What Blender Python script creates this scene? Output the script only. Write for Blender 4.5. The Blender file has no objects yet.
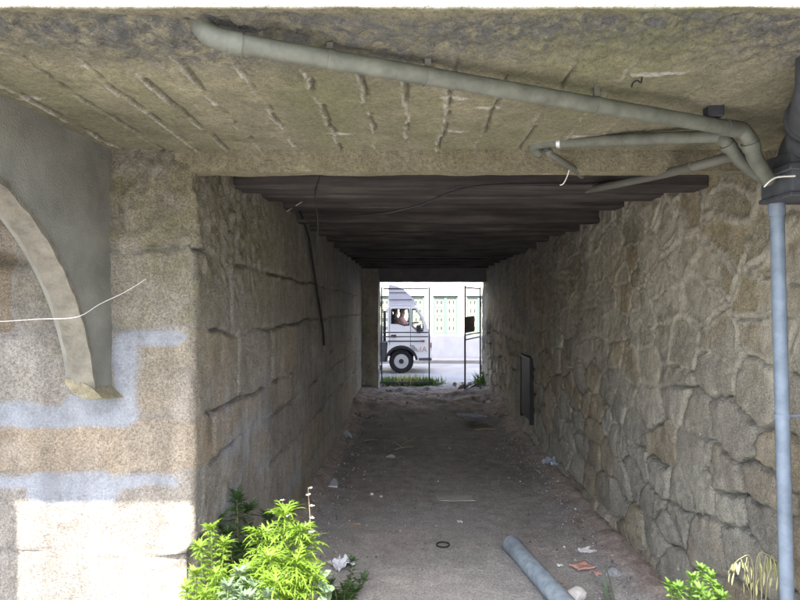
import bpy, bmesh, math, random
import numpy as np
from mathutils import Vector, Matrix, Quaternion
random.seed(7); RNG = np.random.default_rng(11)
SC = bpy.context.scene; COL = SC.collection
R = math.radians
F, VX, VY, H = 600.0, 412.0, 303.0, 1.62          # focal length in photo pixels, vanishing point, eye height

def at(px, py, d):
    return Vector(((px-VX)/F*d, d, H+(VY-py)/F*d))
def floor_at(px, py):
    d = H*F/(py-VY); return Vector(((px-VX)/F*d, d, 0.0))

# ------------------------------------------------------------------ noise
def _hash(ix, iy, seed):
    h = (ix*374761393 + iy*668265263 + seed*1442695041) & 0xffffffff
    h = ((h ^ (h >> 13))*1274126177) & 0xffffffff
    h = (h ^ (h >> 16)) & 0xffffffff
    return h/4294967295.0
def vnoise(x, y, seed=0):
    x = np.asarray(x, float); y = np.asarray(y, float)
    ix = np.floor(x).astype(np.int64); iy = np.floor(y).astype(np.int64)
    fx = x-ix; fy = y-iy
    fx = fx*fx*(3-2*fx); fy = fy*fy*(3-2*fy)
    a = _hash(ix, iy, seed); b = _hash(ix+1, iy, seed); c = _hash(ix, iy+1, seed); d = _hash(ix+1, iy+1, seed)
    return (a*(1-fx)+b*fx)*(1-fy)+(c*(1-fx)+d*fx)*fy
def fbm(x, y, sc, octv=4, seed=0, gain=.5):
    s = 0; a = 1; t = 0
    for o in range(octv):
        s = s+a*vnoise(np.asarray(x)*sc+o*17.3, np.asarray(y)*sc+o*9.7, seed+o); t += a
        a *= gain; sc *= 2.03
    return s/t
def sstep(a, b, x):
    t = np.clip((x-a)/(b-a), 0, 1); return t*t*(3-2*t)

# ------------------------------------------------------------------ object helpers
def tag(o, label=None, cat=None, group=None, kind=None):
    if label: o['label'] = label
    if cat: o['category'] = cat
    if group: o['group'] = group
    if kind: o['kind'] = kind
    return o
def empty(name, loc=(0, 0, 0), rz=0):
    o = bpy.data.objects.new(name, None); COL.objects.link(o)
    o.location = loc; o.rotation_euler = (0, 0, rz); o.empty_display_size = .1
    return o
def link(name, me, mat=None, parent=None, loc=None):
    o = bpy.data.objects.new(name, me); COL.objects.link(o)
    if mat is not None:
        me.materials.clear(); me.materials.append(mat)
    if parent is not None: o.parent = parent
    if loc is not None: o.location = loc
    return o
def smooth(me, ang=None):
    me.polygons.foreach_set('use_smooth', [True]*len(me.polygons))
    if ang is not None: me.set_sharp_from_angle(angle=R(ang))
    return me
def pydata(name, v, f, sm=False):
    me = bpy.data.meshes.new(name); me.from_pydata([tuple(p) for p in v], [], f); me.update()
    if sm: smooth(me)
    return me
def set_attr(me, name, arr):
    a = me.attributes.new(name, 'FLOAT', 'POINT'); a.data.foreach_set('value', np.ascontiguousarray(arr, dtype=np.float32).ravel())

class MB:
    """collects shapes into one mesh"""
    def __init__(s): s.bm = bmesh.new()
    def box(s, a, b, bev=0.0, rot=None, segs=1):
        a = Vector(a); b = Vector(b); c = (a+b)/2; d = b-a
        r = bmesh.ops.create_cube(s.bm, size=1.0)
        vs = r['verts']
        for v in vs: v.co = Vector((v.co.x*d.x, v.co.y*d.y, v.co.z*d.z))
        if bev > 0:
            es = list({e for v in vs for e in v.link_edges})
            rr = bmesh.ops.bevel(s.bm, geom=vs+es, offset=bev, segments=segs, affect='EDGES', profile=.5)
            vs = list({v for f in rr['faces'] for v in f.verts} | {v for v in vs if v.is_valid})
        for v in vs:
            if rot is not None: v.co = rot @ v.co
            v.co += c
        return s
    def tube(s, pts, r, segs=12, cap=True, r2=None, smoothn=0):
        pts = [Vector(p) for p in pts]
        if smoothn: pts = catmull(pts, smoothn)
        n = len(pts); rings = []
        t0 = (pts[1]-pts[0]).normalized()
        up = Vector((0, 0, 1)) if abs(t0.z) < .9 else Vector((1, 0, 0))
        nrm = t0.cross(up).normalized()
        for i, p in enumerate(pts):
            t = (pts[min(i+1, n-1)]-pts[max(i-1, 0)]).normalized()
            nrm = (nrm - t*nrm.dot(t)).normalized(); bn = t.cross(nrm)
            if callable(r): rad = r(i/(n-1))
            else: rad = r if r2 is None else r+(r2-r)*i/(n-1)
            rings.append([s.bm.verts.new(p+(nrm*math.cos(2*math.pi*k/segs)+bn*math.sin(2*math.pi*k/segs))*rad) for k in range(segs)])
        for i in range(n-1):
            for k in range(segs):
                s.bm.faces.new((rings[i][k], rings[i][(k+1) % segs], rings[i+1][(k+1) % segs], rings[i+1][k]))
        if cap:
            s.bm.faces.new(list(reversed(rings[0]))); s.bm.faces.new(rings[-1])
        return s
    def lathe(s, prof, c, axis='Y', segs=28, closed=False):
        c = Vector(c); rings = []
        for (r, h) in prof:
            ring = []
            for k in range(segs):
                a = 2*math.pi*k/segs; x = r*math.cos(a); y = r*math.sin(a)
                p = {'Y': Vector((x, h, y)), 'Z': Vector((x, y, h)), 'X': Vector((h, x, y))}[axis]
                ring.append(s.bm.verts.new(c+p))
            rings.append(ring)
        m = len(rings)
        for i in range(m if closed else m-1):
            for k in range(segs):
                s.bm.faces.new((rings[i][k], rings[(i+1) % m][k], rings[(i+1) % m][(k+1) % segs], rings[i][(k+1) % segs]))
        if not closed:
            if prof[0][0] > 1e-4: s.bm.faces.new(rings[0])
            if prof[-1][0] > 1e-4: s.bm.faces.new(list(reversed(rings[-1])))
        return s
    def prism(s, outline, y0, y1, holes=()):
        """outline and holes in x,z; extruded from y0 to y1"""
        es = []
        for lp in [outline]+list(holes):
            vs = [s.bm.verts.new((x, y0, z)) for x, z in lp]
            es += [s.bm.edges.new((vs[i], vs[(i+1) % len(vs)])) for i in range(len(vs))]
        r = bmesh.ops.triangle_fill(s.bm, use_beauty=True, use_dissolve=False, edges=es)
        fs = [g for g in r['geom'] if isinstance(g, bmesh.types.BMFace)]
        e = bmesh.ops.extrude_face_region(s.bm, geom=fs)
        for g in e['geom']:
            if isinstance(g, bmesh.types.BMVert): g.co.y = y1
        return s
    def build(s, name, mat, parent=None, ang=40, loc=None):
        bmesh.ops.recalc_face_normals(s.bm, faces=s.bm.faces[:])
        me = bpy.data.meshes.new(name); s.bm.to_mesh(me); s.bm.free()
        if ang: smooth(me, ang)
        return link(name, me, mat, parent, loc)
def catmull(p, n):
    out = []
    for i in range(len(p)-1):
        a = p[max(i-1, 0)]; b = p[i]; c = p[i+1]; d = p[min(i+2, len(p)-1)]
        for k in range(n):
            t = k/n
            out.append(.5*((2*b)+(c-a)*t+(2*a-5*b+4*c-d)*t*t+(3*b-a-3*c+d)*t*t*t))
    out.append(p[-1]); return out
def mesh_from(o):
    dg = bpy.context.evaluated_depsgraph_get(); dg.update()
    return bpy.data.meshes.new_from_object(o.evaluated_get(dg))

# ------------------------------------------------------------------ materials
class M:
    def __init__(s, name):
        s.m = bpy.data.materials.new(name); s.m.use_nodes = True
        s.n = s.m.node_tree.nodes; s.l = s.m.node_tree.links
        s.b = s.n['Principled BSDF']; s.b.inputs['Specular IOR Level'].default_value = .25
        s.tc = s.n.new('ShaderNodeTexCoord')
        s.co = s.tc.outputs['Object']
    def scale(s, v, co=None):
        k = s.n.new('ShaderNodeMapping'); k.inputs['Scale'].default_value = v
        s.l.new(co or s.co, k.inputs['Vector']); return k.outputs[0]
    def noise(s, sc, det=4, rough=.55, co=None, dist=0):
        k = s.n.new('ShaderNodeTexNoise'); k.inputs['Scale'].default_value = sc; k.inputs['Detail'].default_value = det
        k.inputs['Roughness'].default_value = rough; k.inputs['Distortion'].default_value = dist
        s.l.new(co or s.co, k.inputs['Vector']); return k.outputs['Fac']
    def voro(s, sc, co=None, feat='F1'):
        k = s.n.new('ShaderNodeTexVoronoi'); k.inputs['Scale'].default_value = sc; k.feature = feat
        s.l.new(co or s.co, k.inputs['Vector']); return k
    def ramp(s, fac, stops):
        k = s.n.new('ShaderNodeValToRGB'); e = k.color_ramp.elements
        while len(e) < len(stops): e.new(.5)
        for i, (p, c) in enumerate(stops):
            e[i].position = p; e[i].color = (c, c, c, 1) if isinstance(c, (int, float)) else (*c, 1)
        s.l.new(fac, k.inputs[0]); return k.outputs[0]
    def mix(s, fac, a, b, mode='MIX'):
        k = s.n.new('ShaderNodeMix'); k.data_type = 'RGBA'; k.blend_type = mode
        for i, v in ((0, fac), (6, a), (7, b)):
            if isinstance(v, (int, float)): k.inputs[i].default_value = v if i == 0 else (v, v, v, 1)
            elif isinstance(v, tuple): k.inputs[i].default_value = (*v, 1)
            else: s.l.new(v, k.inputs[i])
        return k.outputs[2]
    def math(s, op, a, b=0.0):
        k = s.n.new('ShaderNodeMath'); k.operation = op
        for i, v in enumerate((a, b)):
            if isinstance(v, (int, float)): k.inputs[i].default_value = v
            else: s.l.new(v, k.inputs[i])
        return k.outputs[0]
    def attr(s, name):
        k = s.n.new('ShaderNodeAttribute'); k.attribute_name = name; return k.outputs['Fac']
    def bump(s, h, strength=.4, dist=.01):
        k = s.n.new('ShaderNodeBump'); k.inputs['Strength'].default_value = strength; k.inputs['Distance'].default_value = dist
        s.l.new(h, k.inputs['Height']); s.l.new(k.outputs[0], s.b.inputs['Normal']); return s
    def color(s, c):
        if isinstance(c, tuple): s.b.inputs['Base Color'].default_value = (*c, 1)
        else: s.l.new(c, s.b.inputs['Base Color'])
        return s
    def rough(s, r):
        if isinstance(r, (int, float)): s.b.inputs['Roughness'].default_value = r
        else: s.l.new(r, s.b.inputs['Roughness'])
        return s

def stone_mat(name, dark, mid, light, mortar, moss):
    k = M(name)
    big = k.noise(2.2, 6, .6); med = k.noise(13, 7, .68, dist=.3); g1 = k.noise(110, 5, .85); grit = k.noise(230, 3, .8)
    och = tuple(m_*f_ for m_, f_ in zip(mid, (1.0, .9, .76)))
    c = k.ramp(k.attr('tint'), [(0, dark), (.28, och), (.42, mid), (.7, tuple(m_*.86 for m_ in mid)), (.82, mid), (1, light)])
    c = k.mix(1, c, k.ramp(big, [(.3, .78), (.7, 1.2)]), 'MULTIPLY')
    c = k.mix(1, c, k.ramp(med, [(.28, .72), (.5, 1.0), (.75, 1.22)]), 'MULTIPLY')
    mc = k.mix(1, mortar, k.ramp(med, [(.25, .72), (.5, 1.0), (.8, 1.15)]), 'MULTIPLY')
    mf = k.math('MULTIPLY', k.attr('mort'), k.ramp(med, [(.2, .55), (.45, 1)]))
    mo = k.math('MULTIPLY', k.attr('moss'), k.ramp(k.noise(7, 7, .75), [(.34, 0.1), (.58, 1)]))
    c = k.mix(mo, c, moss)
    grain = k.mix(1, k.ramp(g1, [(.32, .42), (.5, 1.0), (.68, 1.55)]), k.ramp(grit, [(.34, .45), (.46, 1.0), (.58, 1.0), (.7, 1.5)]), 'MULTIPLY')
    c = k.mix(1, c, grain, 'MULTIPLY')
    mc = k.mix(.45, mc, k.mix(1, mc, grain, 'MULTIPLY'))
    c = k.mix(mf, c, mc)
    streak = k.noise(1, 5, .6, co=k.scale((8, 8, .8)))
    c = k.mix(1, c, k.ramp(streak, [(.3, .8), (.6, 1.07)]), 'MULTIPLY')
    k.color(c).rough(.93)
    h = k.math('ADD', k.math('MULTIPLY', med, 1.0), k.math('ADD', k.math('MULTIPLY', g1, .75), k.math('MULTIPLY', grit, .3)))
    return k.bump(h, 1.0, .02).m
ASHLAR = stone_mat('ashlar_granite', (.25, .2, .15), (.38, .35, .31), (.52, .5, .465), (.37, .395, .435), (.22, .205, .105))
RUBBLE = stone_mat('rubble_granite', (.27, .25, .21), (.43, .4, .34), (.58, .545, .465), (.62, .58, .475), (.42, .38, .21))

def concrete_mat(name, base, stainc, palec, green, rgh=1.0):
    k = M(name)
    big = k.noise(1.7, 6, .62); med = k.noise(10, 8, .7); g1 = k.noise(62, 6, .8); grit = k.noise(190, 3, .7)
    c = k.mix(1, base, k.ramp(big, [(.28, .72), (.72, 1.28)]), 'MULTIPLY')
    c = k.mix(1, c, k.ramp(med, [(.28, .68), (.5, 1), (.72, 1.28)]), 'MULTIPLY')
    c = k.mix(k.ramp(k.noise(3.0, 6, .65, co=k.scale((1, .4, 1))), [(.46, 0), (.66, .75)]), c, green)
    st = k.math('MULTIPLY', k.attr('stain'), k.ramp(k.noise(26, 8, .8), [(.4, 0), (.54, 1)]))
    c = k.mix(st, c, stainc)
    c = k.mix(k.math('MULTIPLY', k.attr('pale'), k.ramp(g1, [(.3, .2), (.5, 1)])), c, palec)
    c = k.mix(k.attr('dark'), c, (.05, .045, .035))
    c = k.mix(1, c, k.ramp(g1, [(.3, .6), (.5, 1.0), (.7, 1.35)]), 'MULTIPLY')
    c = k.mix(1, c, k.ramp(grit, [(.34, .6), (.46, 1.0), (.6, 1.0), (.7, 1.35)]), 'MULTIPLY')
    k.color(c).rough(.92)
    h = k.math('ADD', k.math('MULTIPLY', med, .8), k.math('ADD', k.math('MULTIPLY', g1, .8*rgh), k.math('MULTIPLY', grit, .3*rgh)))
    return k.bump(h, .9, .011*rgh).m
SOFFIT = concrete_mat('weathered_concrete', (.215, .2, .135), (.1, .102, .1), (.42, .41, .37), (.155, .16, .085))
LINTEL = concrete_mat('lintel_concrete', (.37, .335, .23), (.14, .125, .095), (.45, .42, .32), (.3, .27, .155), 2.0)

def simple(name, base, rough=.6, var=.2, sc=12, bump=.15, metal=0, bsc=60, dist=.003):
    k = M(name)
    n = k.noise(sc, 6, .62)
    c = k.mix(1, base, k.ramp(n, [(.25, 1-var), (.75, 1+var)]), 'MULTIPLY')
    c = k.mix(k.ramp(k.noise(sc*.33, 5, .6), [(.55, 0), (.8, min(.5, var*1.4))]), c, tuple(x*.5+.03 for x in base))
    k.color(c).rough(rough); k.b.inputs['Metallic'].default_value = metal
    k.bump(k.noise(bsc, 5, .6), bump, dist)
    return k.m
PLASTER = simple('grey_plaster', (.17, .17, .15), .9, .34, 6, .7, 0, 120, .006)
PLASTER_EDGE = simple('arch_render', (.17, .16, .13), .92, .38, 16, .9, 0, 110, .01)
TIMBER = None
def timber():
    k = M('old_timber')
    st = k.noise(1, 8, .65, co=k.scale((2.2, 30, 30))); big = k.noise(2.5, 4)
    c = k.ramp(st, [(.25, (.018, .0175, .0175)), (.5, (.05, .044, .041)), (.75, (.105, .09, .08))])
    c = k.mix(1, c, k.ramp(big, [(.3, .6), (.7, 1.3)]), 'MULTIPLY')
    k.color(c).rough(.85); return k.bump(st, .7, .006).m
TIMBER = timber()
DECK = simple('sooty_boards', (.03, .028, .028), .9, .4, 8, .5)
PIPE_OLD = simple('dusty_grey_pipe', (.1, .106, .088), .6, .4, 16, .25)
PIPE_TAN = simple('dull_tan_pipe', (.1, .1, .085), .6, .2, 9, .15)
PIPE_GREY = simple('blue_grey_pvc', (.165, .205, .255), .45, .32, 14, .15)
PIPE_FLOOR = simple('scuffed_grey_pvc', (.24, .29, .335), .5, .4, 18, .2)
PIPE_IN = simple('pipe_bore', (.06, .065, .07), .8, .2, 10, .1)
BLACK = simple('black_plastic', (.03, .032, .036), .5, .3, 20, .2)
BLACKDUST = simple('dusty_black_box', (.055, .06, .068), .55, .45, 16, .3)
STEEL = simple('painted_dark_steel', (.09, .09, .1), .5, .25, 30, .2, 0)
RUSTPL = simple('brown_sheet_plate', (.16, .125, .11), .7, .3, 12, .3)
CABLE = simple('black_cable', (.018, .018, .02), .6, .2, 30, .1)
WIRE = simple('white_wire', (.62, .6, .56), .5, .1, 30, .05)
GALV = simple('galvanised_strap', (.45, .46, .47), .4, .15, 30, .1, .7)
WHITEWALL = simple('white_render', (.78, .78, .76), .9, .06, 2, .15)
PLINTH = simple('grey_plinth_render', (.56, .57, .62), .9, .1, 3, .2)
TEAL = simple('teal_paint', (.12, .175, .165), .5, .12, 10, .1)
CREAM = simple('cream_panel', (.22, .225, .165), .6, .1, 8, .1)
WHITEP = simple('white_paint', (.42, .42, .39), .5, .05, 8, .05)
GREENGL = simple('dull_glass_green', (.07, .09, .08), .3, .2, 8, .02)
TRUCKW = simple('truck_white_paint', (.8, .8, .82), .35, .05, 3, .02)
BLACKEST = simple('flat_black', (.014, .015, .018), .6, .3, 12, .3)
DEFL = simple('deflector_grey_paint', (.6, .6, .68), .4, .06, 3, .02)
RUBBER = simple('tyre_rubber', (.022, .022, .025), .8, .25, 20, .2)
RIM = simple('rim_silver', (.5, .5, .5), .45, .12, 14, .1, .3)
SEATM = simple('seat_cloth', (.05, .05, .06), .9, .2, 20, .2)
ORANGE = simple('orange_lettering', (.52, .34, .27), .5, .1, 10, .02)
LAMPM = simple('orange_lamp', (.35, .12, .08), .25, .1, 10, .02)
SKIN = simple('skin', (.46, .27, .19), .6, .08, 10, .05)
HAIR = simple('dark_hair', (.02, .016, .014), .7, .2, 60, .3)
PINK = simple('pink_shirt', (.68, .4, .43), .9, .08, 20, .1)
MAUVE = simple('mauve_shirt', (.3, .24, .28), .9, .1, 20, .1)
TROUS = simple('dark_trousers', (.04, .045, .06), .9, .1, 20, .1)
def glass():
    k = M('truck_glass'); b = k.b; b.inputs['Base Color'].default_value = (.93, .96, .95, 1); b.inputs['Roughness'].default_value = .03
    b.inputs['Transmission Weight'].default_value = 1; b.inputs['IOR'].default_value = 1.05
    return k.m
GLASS = glass()
def leaf_mat(name, c1, c2, trans=.45):
    k = M(name)
    c = k.mix(k.noise(14, 3), c1, c2)
    k.color(c).rough(.5)
    t = k.n.new('ShaderNodeBsdfTranslucent'); k.l.new(k.mix(1, c, (1.15, 1.15, .6), 'MULTIPLY'), t.inputs[0])
    mx = k.n.new('ShaderNodeMixShader'); mx.inputs[0].default_value = trans
    k.l.new(k.b.outputs[0], mx.inputs[1]); k.l.new(t.outputs[0], mx.inputs[2])
    k.l.new(mx.outputs[0], k.n['Material Output'].inputs[0]); return k.m
LEAF_Y = leaf_mat('young_leaf', (.105, .2, .022), (.19, .285, .04))
LEAF_G = leaf_mat('bright_leaf', (.1, .22, .04), (.17, .28, .055))
LEAF_SHADE = leaf_mat('shaded_leaf', (.03, .07, .022), (.055, .1, .035), .3)  # darker leaf green, the shade by the wall foot put into its colour
LEAF_GREY = leaf_mat('grey_green_leaf', (.1, .16, .1), (.16, .21, .14), .3)
STRAW = leaf_mat('straw', (.3, .3, .15), (.42, .4, .22), .35)
GRASSM = leaf_mat('street_grass', (.07, .13, .03), (.14, .19, .05), .35)
PETAL = leaf_mat('white_petal', (.75, .75, .7), (.8, .8, .76), .3)
STEMM = simple('plant_stem', (.14, .18, .05), .7, .2, 20, .1)
STEMDRY = simple('dry_stem', (.3, .24, .15), .8, .2, 20, .1)

def ground_mat():
    k = M('trodden_earth')
    big = k.noise(1.1, 7, .62); med = k.noise(9, 8, .68); fine = k.noise(75, 5, .7); grit = k.noise(240, 3, .6)
    c = k.ramp(big, [(.25, (.27, .265, .258)), (.5, (.345, .338, .33)), (.75, (.41, .40, .39))])
    c = k.mix(k.math('MULTIPLY', k.attr('dark_soil_shade'), k.ramp(k.noise(5, 7, .7), [(.25, .4), (.5, 1)])), c, (.095, .086, .08))
    c = k.mix(k.attr('earth'), c, k.ramp(med, [(.3, (.23, .185, .16)), (.7, (.46, .385, .335))]))
    c = k.mix(1, c, k.ramp(med, [(.28, .8), (.5, 1), (.75, 1.14)]), 'MULTIPLY')
    c = k.mix(1, c, k.ramp(fine, [(.3, .55), (.5, 1.0), (.7, 1.4)]), 'MULTIPLY')
    c = k.mix(k.ramp(grit, [(.6, 0), (.72, .6)]), c, (.42, .4, .36))
    k.color(c).rough(.95)
    h = k.math('ADD', k.math('MULTIPLY', med, 1.0), k.math('ADD', k.math('MULTIPLY', fine, .8), k.math('MULTIPLY', grit, .3)))
    return k.bump(h, .8, .012).m
GROUND = ground_mat()
def road_mat():
    k = M('street_asphalt')
    c = k.mix(1, (.27, .27, .285), k.ramp(k.noise(1.2, 6), [(.3, .8), (.7, 1.2)]), 'MULTIPLY')
    c = k.mix(k.ramp(k.noise(160, 3), [(.55, 0), (.7, .5)]), c, (.32, .32, .33))
    return k.color(c).rough(.9).bump(k.noise(160, 3), .5, .006).m
ROAD = road_mat()
PAVE = simple('paving', (.3, .29, .29), .9, .15, 5, .3)

# ------------------------------------------------------------------ world, sun, camera
ELEV, AZ = 50.7, 1.2
w = bpy.data.worlds.new('World'); SC.world = w; w.use_nodes = True
sky = w.node_tree.nodes.new('ShaderNodeTexSky'); sky.sky_type = 'NISHITA'; sky.sun_disc = False
sky.sun_elevation = R(ELEV); sky.sun_rotation = R(180-AZ); sky.dust_density = 3.0; sky.ozone_density = 1.8; sky.air_density = 1.0
bg = w.node_tree.nodes['Background']; bg.inputs['Strength'].default_value = .15
w.node_tree.links.new(sky.outputs[0], bg.inputs[0])
sl = bpy.data.lights.new('sun', 'SUN'); sl.energy = 2.9; sl.angle = R(.53); sl.color = (1, .955, .88)
so = bpy.data.objects.new('sun', sl); COL.objects.link(so); so.rotation_euler = (R(90-ELEV), 0, R(AZ)); so.location = (0, -8, 14)
cam = bpy.data.cameras.new('camera'); cam.lens = 27.0; cam.sensor_width = 36; cam.shift_x = -12/800; cam.shift_y = 3/800
cam.clip_start = .05; cam.clip_end = 900
co = bpy.data.objects.new('camera', cam); COL.objects.link(co); co.location = (0, 0, H); co.rotation_euler = (R(90), 0, 0); SC.camera = co
vs = SC.view_settings; vs.view_transform = 'Standard'; vs.look = 'None'; vs.gamma = 1; vs.exposure = 2.92; vs.use_curve_mapping = False
SC.cycles.max_bounces = 10; SC.cycles.diffuse_bounces = 2; SC.cycles.transmission_bounces = 8

# ------------------------------------------------------------------ grids
def axis(segs):
    """[(start, end, step)...] -> coordinates"""
    out = []
    for a, b, st in segs:
        n = max(1, int(round((b-a)/st))); out += list(np.linspace(a, b, n, endpoint=False))
    out.append(segs[-1][1]); return np.array(out)
def grid_faces(nu, nv):
    i = np.arange(nu-1)[:, None]*nv+np.arange(nv-1)[None, :]
    q = np.stack([i, i+nv, i+nv+1, i+1], -1).reshape(-1, 4); return q
def grid_mesh(name, P, flip=False):
    nu, nv = P.shape[:2]
    q = grid_faces(nu, nv)
    if flip: q = q[:, ::-1]
    me = bpy.data.meshes.new(name)
    me.vertices.add(nu*nv); me.vertices.foreach_set('co', P.reshape(-1).astype(np.float32))
    me.loops.add(q.size); me.loops.foreach_set('vertex_index', q.reshape(-1).astype(np.int32))
    me.polygons.add(len(q)); me.polygons.foreach_set('loop_start', (np.arange(len(q))*4).astype(np.int32))
    me.update(calc_edges=True); me.validate(); smooth(me); return me

# ------------------------------------------------------------------ ground, road
def ground():
    xs = axis([(-400, -40, 60), (-40, -4, 4), (-4, -1.3, .3), (-1.3, 1.8, .025), (1.8, 4, .3), (4, 40, 4), (40, 400, 60)])
    ys = axis([(-400, -40, 60), (-40, -2, 3), (-2, 1.5, .25), (1.5, 6, .025), (6, 13.4, .05), (13.4, 40, 3), (40, 400, 60)])
    X, Y = np.meshgrid(xs, ys, indexing='ij')
    near = sstep(-3, 0, Y)*(1-sstep(12.5, 13.2, Y))*(np.abs(X) < 4)
    z = near*(fbm(X, Y, 1.3, 4, 3)-.5)*.03+near*(fbm(X, Y, 9, 4, 5)-.5)*.014
    Yw = Y+.9*(fbm(X, Y, 1.3, 4, 19)-.5)
    m = sstep(8.3, 9.1, Yw)*(1-.6*sstep(10.4, 11.3, Y))*(1-sstep(11.6, 13.2, Y))
    z += m*(.10+.16*(fbm(X, Y, 3, 6, 8, .6)-.4))
    # dirt banked against the wall feet
    bank = np.clip(1-np.abs(X-1.36)/.35, 0, 1)*sstep(2.2, 3, Y)+np.clip(1-np.abs(X+.86)/.3, 0, 1)
    bank *= (Y < 11.3)*(Y > 1.5)
    z += bank**1.5*(.04+.05*fbm(X, Y, 6, 4, 12))
    z = z*(Y < 14) - .5*sstep(11.9, 13.3, Y)
    P = np.stack([X, Y, z], -1)
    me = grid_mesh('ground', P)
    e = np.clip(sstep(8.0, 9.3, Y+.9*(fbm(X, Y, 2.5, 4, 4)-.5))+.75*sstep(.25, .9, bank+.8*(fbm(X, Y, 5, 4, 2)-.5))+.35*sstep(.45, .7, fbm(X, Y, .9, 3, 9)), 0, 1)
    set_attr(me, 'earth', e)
    set_attr(me, 'dark_soil_shade', sstep(4.2, 6.4, Y+1.2*(fbm(X, Y, 1.2, 5, 33)-.5))*(1-sstep(8.2, 9.0, Y+.9*(fbm(X, Y, 1.3, 4, 19)-.5)))*.85)  # darker soil mid-passage, its colour deepened further to put shade into the interior
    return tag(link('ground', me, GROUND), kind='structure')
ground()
def gz(x, y):
    return 0.0
MB().box((-60, 13.2, -.55), (60, 20.9, -.492)).build('road', ROAD, ang=None)['kind'] = 'structure'
MB().box((-60, 20.9, -.55), (60, 22.3, -.37), .015).build('pavement', PAVE, ang=None)['kind'] = 'structure'

# ------------------------------------------------------------------ left wall (pier face wrapping into the passage)
def path_L(u, yc=2.4, xc=-.88, r=.05):
    """unrolled u: <0 on the front face, >0 along the passage; returns x,y,nx,ny"""
    x = np.where(u < 0, xc+u, xc); y = np.where(u < 0, yc, yc+u)
    a = sstep(-r, r, u)*math.pi/2
    nx = np.sin(a); ny = -np.cos(a)
    inset = np.clip(1-np.abs(u)/r, 0, 1)**2*.02
    return x-inset*nx, y-inset*ny, nx, ny
def rects_sd(U, V, blocks):
    """signed distance inside each rounded block; returns best distance and index"""
    best = np.full(U.shape, -9.0); idx = np.zeros(U.shape, int)
    for i, (a, b, c, d) in enumerate(blocks):
        dx = np.minimum(U-a, b-U); dy = np.minimum(V-c, d-V)
        s = np.where((dx < .05) & (dy < .05), .05-np.sqrt(np.maximum(.05-dx, 0)**2+np.maximum(.05-dy, 0)**2), np.minimum(dx, dy))
        k = s > best; best = np.where(k, s, best); idx = np.where(k, i, idx)
    return best, idx
def left_wall():
    us = axis([(-3.2, -1.75, .05), (-1.75, 2.2, .0125), (2.2, 4.2, .02), (4.2, 8.3, .04)])
    vs_ = axis([(-.12, 2.5, .0125)])
    U, V = np.meshgrid(us, vs_, indexing='ij')
    wu = U+.05*(fbm(U, V, 2.2, 3, 21)-.5)+.035*(fbm(U, V, 9, 3, 22)-.5)
    wv = V+.09*(fbm(U, V, 1.4, 3, 23)-.5)+.03*(fbm(U, V, 8, 3, 24)-.5)
    # joints slope a little along the passage
    wv = wv+np.clip(U, 0, 9)*.012
    rnd = random.Random(5)
    cz = [-.3, .31, .64, .944, 1.144, 1.5, 1.83, 2.7]
    front = {0: [-3.4, -2.0, -1.0, .35], 1: [-3.4, -1.9, .02], 2: [-3.4, -2.2, -.35, .12], 3: [-3.4, -1.7, .25],
             4: [-3.4, -2.0, -.52, -.2, .62], 5: [-3.4, -2.1, -.72, .5], 6: [-3.4, -1.6, -.55, .42]}
    blocks = []; tint = []
    for c in range(7):
        j = list(front[c])
        while j[-1] < 8.5: j.append(j[-1]+rnd.uniform(.38, .95)*(1 if c not in (3,) else 1.25))
        for a, b in zip(j[:-1], j[1:]):
            if c == 4 and abs(a+.52) < .01: continue          # a mortar-filled gap
            blocks.append((a, b, cz[c], cz[c+1]))
            t = rnd.uniform(.3, .75)
            if b < .4: t = {0: .45, 1: .5, 2: .55, 3: .28, 4: .85, 5: .55, 6: .42}[c]
            if c == 5 and b < -.5: t = .12
            tint.append(t)
    tint = np.array(tint); brand = np.array([rnd.random() for _ in blocks])
    sd, idx = rects_sd(wu, wv, blocks)
    s = sstep(.001, .011, sd)
    T = tint[idx]+.25*(fbm(U, V, 5, 4, 31)-.5)
    # hand-smeared mortar areas on the front, given in photo pixels at the face
    def px(a, b, c, d):
        return ((a-VX)/F*2.4+.88, (c-VX)/F*2.4+.88, H+(VY-d)/F*2.4, H+(VY-b)/F*2.4)
    ms = np.zeros(U.shape)
    for a in [px(60, 392, 137, 428), px(112, 331, 137, 430), px(112, 330, 190, 347), px(-60, 404, 140, 428), px(-40, 474, 182, 487), px(24, 470, 120, 500)]:
        d, _ = rects_sd(U+.05*(fbm(U, V, 9, 4, 41)-.5), V+.05*(fbm(U, V, 7, 4, 42)-.5), [a])
        ms = np.maximum(ms, sstep(-.006, .012, d))
    # smeared mortar on the passage side, in patches
    pm = .6*sstep(.54, .66, fbm(U, V, 2.4, 6, 51, .6))*(U > .1)*(V < 1.3)*sstep(.14, .0, sd)
    rough = .012+.03*sstep(1.6, 1.95, V)*sstep(2.5, .3, np.abs(U))+.012*sstep(.5, 3, U)
    chis = (fbm(U+.35*V, V*.8, 22, 4, 61, .65)-.5)*sstep(1.55, 1.9, V)*.06*sstep(1.5, .6, np.abs(U))
    disp = s*(.005+.007*(brand[idx]-.4))+(fbm(U, V, 3, 5, 33, .6)-.5)*rough*1.2+(fbm(U, V, 30, 4, 34, .65)-.5)*.013+chis
    gap = sstep(.012, .003, np.abs(sd))*sstep(.38, .55, fbm(U, V, 2.6, 3, 36))*(1-ms)
    hz = np.min(np.abs(wv[..., None]-np.array(cz)), -1) < .016
    gap = gap*np.where(hz, 1, .25)
    disp -= .03*gap*np.where(U > -.1, 1, .3)
    disp = disp*(1-np.maximum(ms, pm*.8))+np.maximum(ms, pm*.8)*(.008+(fbm(U, V, 14, 4, 38)-.5)*.012)
    # chipped corner at the foot
    chip = sstep(.16, 0, np.sqrt((U/.9)**2+((V-.545)/.55)**2)*1.0)
    disp -= chip*.03
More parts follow.
